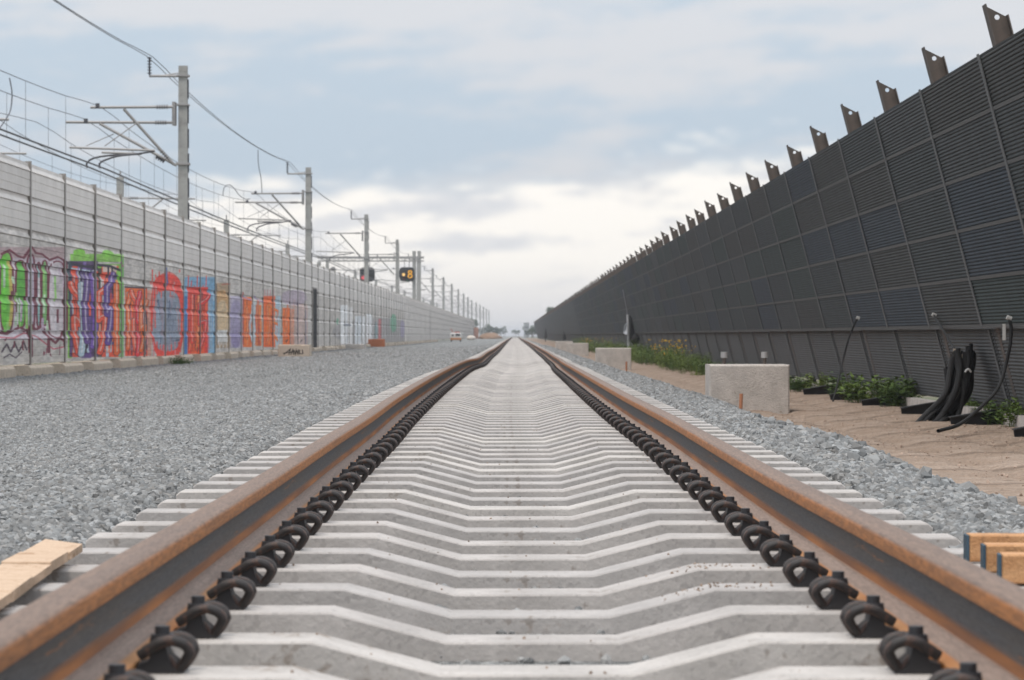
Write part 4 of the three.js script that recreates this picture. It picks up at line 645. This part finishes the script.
// ---------------------------------------------------------------- signal gantry
{
  const d = 315, s = d / F, X = px => (px - VX) * s, Y = py => EYE + (VY - py) * s;
  const g = thing('signal_gantry', 'steel gantry with twin legs spanning the tracks behind the wall', 'gantry', [X(417), 0, -d]), ox = X(417);
  for (const px of [414.2, 419.2]) part('leg', box(0.36, Y(251) + 0.5, 0.4, X(px) - ox, (Y(251) - 0.5) / 2, 0), M.mast, g);
  part('beam', merge([box(X(424) - X(318), 0.22, 0.5, (X(424) + X(318)) / 2 - ox, Y(257.5), 0), box(X(424) - X(318), 0.12, 0.5, (X(424) + X(318)) / 2 - ox, Y(261), 0)]), M.steel, g);
  part('lattice', merge(Array.from({ length: 24 }, (_, i) => rod(V(X(320 + i * 4.2) - ox, Y(i % 2 ? 257.5 : 261), 0.2), V(X(324.2 + i * 4.2) - ox, Y(i % 2 ? 261 : 257.5), 0.2), 0.03, 4))), M.steel, g);
  part('leg', box(0.36, Y(262) + 0.5, 0.4, X(319) - ox, (Y(262) - 0.5) / 2, 0), M.mast, g);
  const font = await new FontLoader().loadAsync('fonts/droid/droid_sans_regular.typeface.json');
  const rounded = (w, h, r) => { const q = new THREE.Shape(); q.moveTo(-w / 2 + r, -h / 2); q.lineTo(w / 2 - r, -h / 2); q.quadraticCurveTo(w / 2, -h / 2, w / 2, -h / 2 + r); q.lineTo(w / 2, h / 2 - r); q.quadraticCurveTo(w / 2, h / 2, w / 2 - r, h / 2); q.lineTo(-w / 2 + r, h / 2); q.quadraticCurveTo(-w / 2, h / 2, -w / 2, h / 2 - r); q.lineTo(-w / 2, -h / 2 + r); q.quadraticCurveTo(-w / 2, -h / 2, -w / 2 + r, -h / 2); return q; };
  const glow = (c, k) => new THREE.MeshStandardMaterial({ color: 0x201008, emissive: new THREE.Color().setRGB(...c), emissiveIntensity: k, roughness: 0.5 });
  const head = (px, py, label, lamps) => {
    const h = thing('railway_signal', label, 'signal', [X(px), Y(py), -d + 0.35]);
    part('backplate', new THREE.ExtrudeGeometry(rounded(15 * s, 14 * s, 4 * s), { depth: 0.12, bevelEnabled: false }), std([0.02, 0.02, 0.022], 0.6), h);
    part('hanger', merge([rod(V(-0.25, 6 * s, -0.05), V(-0.25, (py - 257) * s, -0.3), 0.04, 5), rod(V(0.25, 6 * s, -0.05), V(0.25, (py - 257) * s, -0.3), 0.04, 5)]), M.steel, h);
    for (const [dx, dy, r, c, k, name] of lamps) { const l = part(name, new THREE.CylinderGeometry(r * s, r * s, 0.05, 16).rotateX(1.5708).translate(dx * s, -dy * s, 0.15), k ? glow(c, k) : std(c, 0.4), h); part('hood', new THREE.CylinderGeometry(r * s * 1.15, r * s * 1.15, 0.35, 12, 1, true, Math.PI / 2, Math.PI).rotateX(1.5708).translate(dx * s, -dy * s, 0.3), M.black, l); }
    return h;
  };
  head(367.5, 274.5, 'dark signal head with a red light hanging from the gantry', [[-4.0, 3.2, 1.9, [0.75, 0.10, 0.12], 0.9, 'red_lamp'], [-4.0, -2.5, 1.7, [0.02, 0.02, 0.02], 0, 'unlit_lamp'], [3.2, 0.5, 3.2, [0.012, 0.012, 0.012], 0, 'unlit_lamp']]);
  const h8 = head(407.0, 274.3, 'dark signal head showing an orange light and the number 8', [[-3.2, 0.4, 1.5, [1.0, 0.60, 0.20], 0.9, 'orange_lamp'], [-3.0, 4.4, 1.4, [0.10, 0.012, 0.012], 0, 'unlit_lamp'], [0.6, 6.2, 1.1, [0.02, 0.12, 0.05], 0, 'unlit_lamp']]);
  const t = new TextGeometry('8', { font, size: 7.6 * s, depth: 0.02 }); t.computeBoundingBox(); const bb = t.boundingBox; t.translate(3.2 * s - (bb.max.x + bb.min.x) / 2, -(bb.max.y + bb.min.y) / 2, 0.13);
  part('lit_number', t, glow([1.0, 0.46, 0.01], 0.85), h8);
  const cap = thing('dark_lamp_head', 'small black capped lamp head peeping over the wall', 'lamp', [X(333.5), 0, -d + 1]); part('stem', rod(V(0, 0, 0), V(0, Y(270), 0), 0.06, 6), M.steel, cap); part('hood', new THREE.SphereGeometry(0.34, 12, 6, 0, 6.283, 0, 1.57).translate(0, Y(270.5), 0), M.black, cap);
}
{ // white and orange works trailer on the ballast far off
  const d = 330, g = thing('works_trailer', 'small white works trailer with orange chassis by the grey wall', 'trailer', [(456 - VX) * d / F, LEFTY, -d]);
  g.scale.setScalar(0.8); const w = 1.5, wh = std([0.72, 0.70, 0.68], 0.6), orr = std([0.45, 0.20, 0.08], 0.7), body = part('cabin', boxUV(bevelBox(w, 0.62, 2.6, 0.05, 0, 0.86, 0)), wh, g);
  for (const [x, ww, hh, yy] of [[-0.42, 0.34, 0.22, 0.84], [0.28, 0.66, 0.30, 0.90]]) part('window', box(ww, hh, 0.02, x, yy, 1.31), M.black, body); part('roof_rack', box(0.7, 0.16, 1.2, 0.15, 1.27, 0), std([0.3, 0.06, 0.05], 0.6), body);
  part('chassis', bevelBox(w * 0.95, 0.28, 2.7, 0.03, 0, 0.36, 0), orr, g); for (const [x, z] of [[-0.6, 0.9], [0.6, 0.9], [-0.6, -0.9], [0.6, -0.9]]) part('wheel', new THREE.CylinderGeometry(0.2, 0.2, 0.16, 14).rotateZ(1.5708).translate(x, 0.2, z), M.black, g);
  part('boom', rod(V(-0.4, 1.15, 0.6), V(-0.65, 1.75, 0.9), 0.05, 5), std([0.55, 0.2, 0.15], 0.6), g);
  const p = solo('end_panel', boxUV(box(0.95, 2.4, 0.1, 0, 1.1, 0)), std([0.42, 0.22, 0.16], 0.9), 'salmon coloured board standing at the end of the grey wall', 'board'); p.position.set((476 - VX) * 610 / F, LEFTY - 0.1, -610);
  const q = solo('white_sack', (() => { const e = new THREE.SphereGeometry(0.5, 12, 8); e.scale(1.3, 0.75, 1); const pp = e.attributes.position; for (let i = 0; i < pp.count; i++) { const k = 1 + 0.2 * noise3.noise(pp.getX(i) * 3, pp.getY(i) * 3, pp.getZ(i) * 3); pp.setXYZ(i, pp.getX(i) * k, pp.getY(i) * k, pp.getZ(i) * k); } e.computeVertexNormals(); return e; })(), std([0.62, 0.56, 0.5], 0.9), 'pale sack lying on the ballast near the works trailer', 'sack'); q.position.set((471 - VX) * 430 / F, LEFTY + 0.28, -430);
}
// ---------------------------------------------------------------- far trees and buildings
M.crown = [[0.055, 0.085, 0.04], [0.07, 0.10, 0.05], [0.05, 0.075, 0.045]].map(c => std(c, 1, { side: THREE.DoubleSide }));
M.bark = std([0.09, 0.07, 0.055], 1);
function treeGeo(w, h) {
  const pos = [], lobes = Array.from({ length: 7 }, () => [rr(-0.6, 0.6) * w / 2, rr(0.45, 0.9) * h, rr(-0.6, 0.6) * w / 2, rr(0.28, 0.46) * w / 2]);
  for (let i = 0; i < 1500; i++) { const l = lobes[i % 7], u = V(rr(-1, 1), rr(-1, 1), rr(-1, 1)).normalize().multiplyScalar(l[3] * Math.cbrt(rr(0.25, 1))), c = V(l[0] + u.x, l[1] + u.y * 0.8, l[2] + u.z), s = rr(0.14, 0.34); for (let k = 0; k < 3; k++) pos.push(c.x + rr(-s, s), c.y + rr(-s, s), c.z + rr(-s, s)); }
  const g = new THREE.BufferGeometry(); g.setAttribute('position', new THREE.Float32BufferAttribute(pos, 3)); g.computeVertexNormals(); return g;
}
let trees_i = 0;
const trees = [[5.5, 7.5], [6.5, 9], [4.5, 6.5]].map(([w, h]) => { const t = new THREE.Group(); part('trunk', merge([rod(V(0, 0, 0), V(0.1, h * 0.6, 0), 0.2, 6, 0.1), rod(V(0.05, h * 0.35, 0), V(0.9, h * 0.65, 0.3), 0.09, 5, 0.04), rod(V(0.05, h * 0.4, 0), V(-0.9, h * 0.7, -0.2), 0.09, 5, 0.04)]), M.bark, t); part('crown', treeGeo(w, h), M.crown[trees_i++ % 3], t); return t; });
function tree(x, d, sc, label, group) { const t = trees[Math.floor(rnd() * 3)].clone(); t.name = numbered('tree'); scene.add(t); t.position.set(x, -0.6, -d); t.scale.setScalar(sc); t.rotation.y = rr(0, 6.28); tag(t, label, 'tree', group); }
tree(9.0, 690, 1.0, 'bushy green tree rising behind the far end of the dark barrier');
for (const [x, d, sc] of [[13, 760, 0.8], [11, 740, 0.9]]) tree(x, d, sc, 'green tree partly hidden behind the far end of the dark barrier', 'trees behind the barrier end');
for (const [x, d, sc] of [[4.4, 800, 0.35], [5.2, 830, 0.45], [3.6, 900, 0.4]]) tree(x, d, sc, 'small dark bush beside the track past the barrier end', 'bushes past the barrier end');
for (let i = 0; i < 44; i++) { const d = rr(620, 1250), x = -rr(8, 26) + (d - 640) * 0.008; tree(x, d, rr(0.3, 0.6), 'hazy tree in the row at the far end of the line', 'hazy far trees'); }
for (let i = 0; i < 14; i++) tree(rr(-9, 12), rr(1300, 1480), rr(0.35, 0.7), 'hazy tree on the horizon where the track vanishes', 'trees on the horizon');
{ const d = 1250, s = d / F, g = thing('far_building', 'hazy grey block building on the horizon beside the vanishing track', 'building', [(526.5 - VX) * s, -0.7, -d]); part('wall', box(2.2, 6.0, 4, 0, 3.0, 0), std([0.28, 0.29, 0.3], 0.9), g); part('roof', box(2.4, 0.3, 4.2, 0, 6.15, 0), std([0.2, 0.2, 0.21], 0.9), g); for (let r = 0; r < 2; r++) part('window', box(1.6, 0.9, 0.05, 0, 2.2 + r * 2.2, 2.02), std([0.08, 0.09, 0.1], 0.4), g); }

renderer.render(scene, camera);
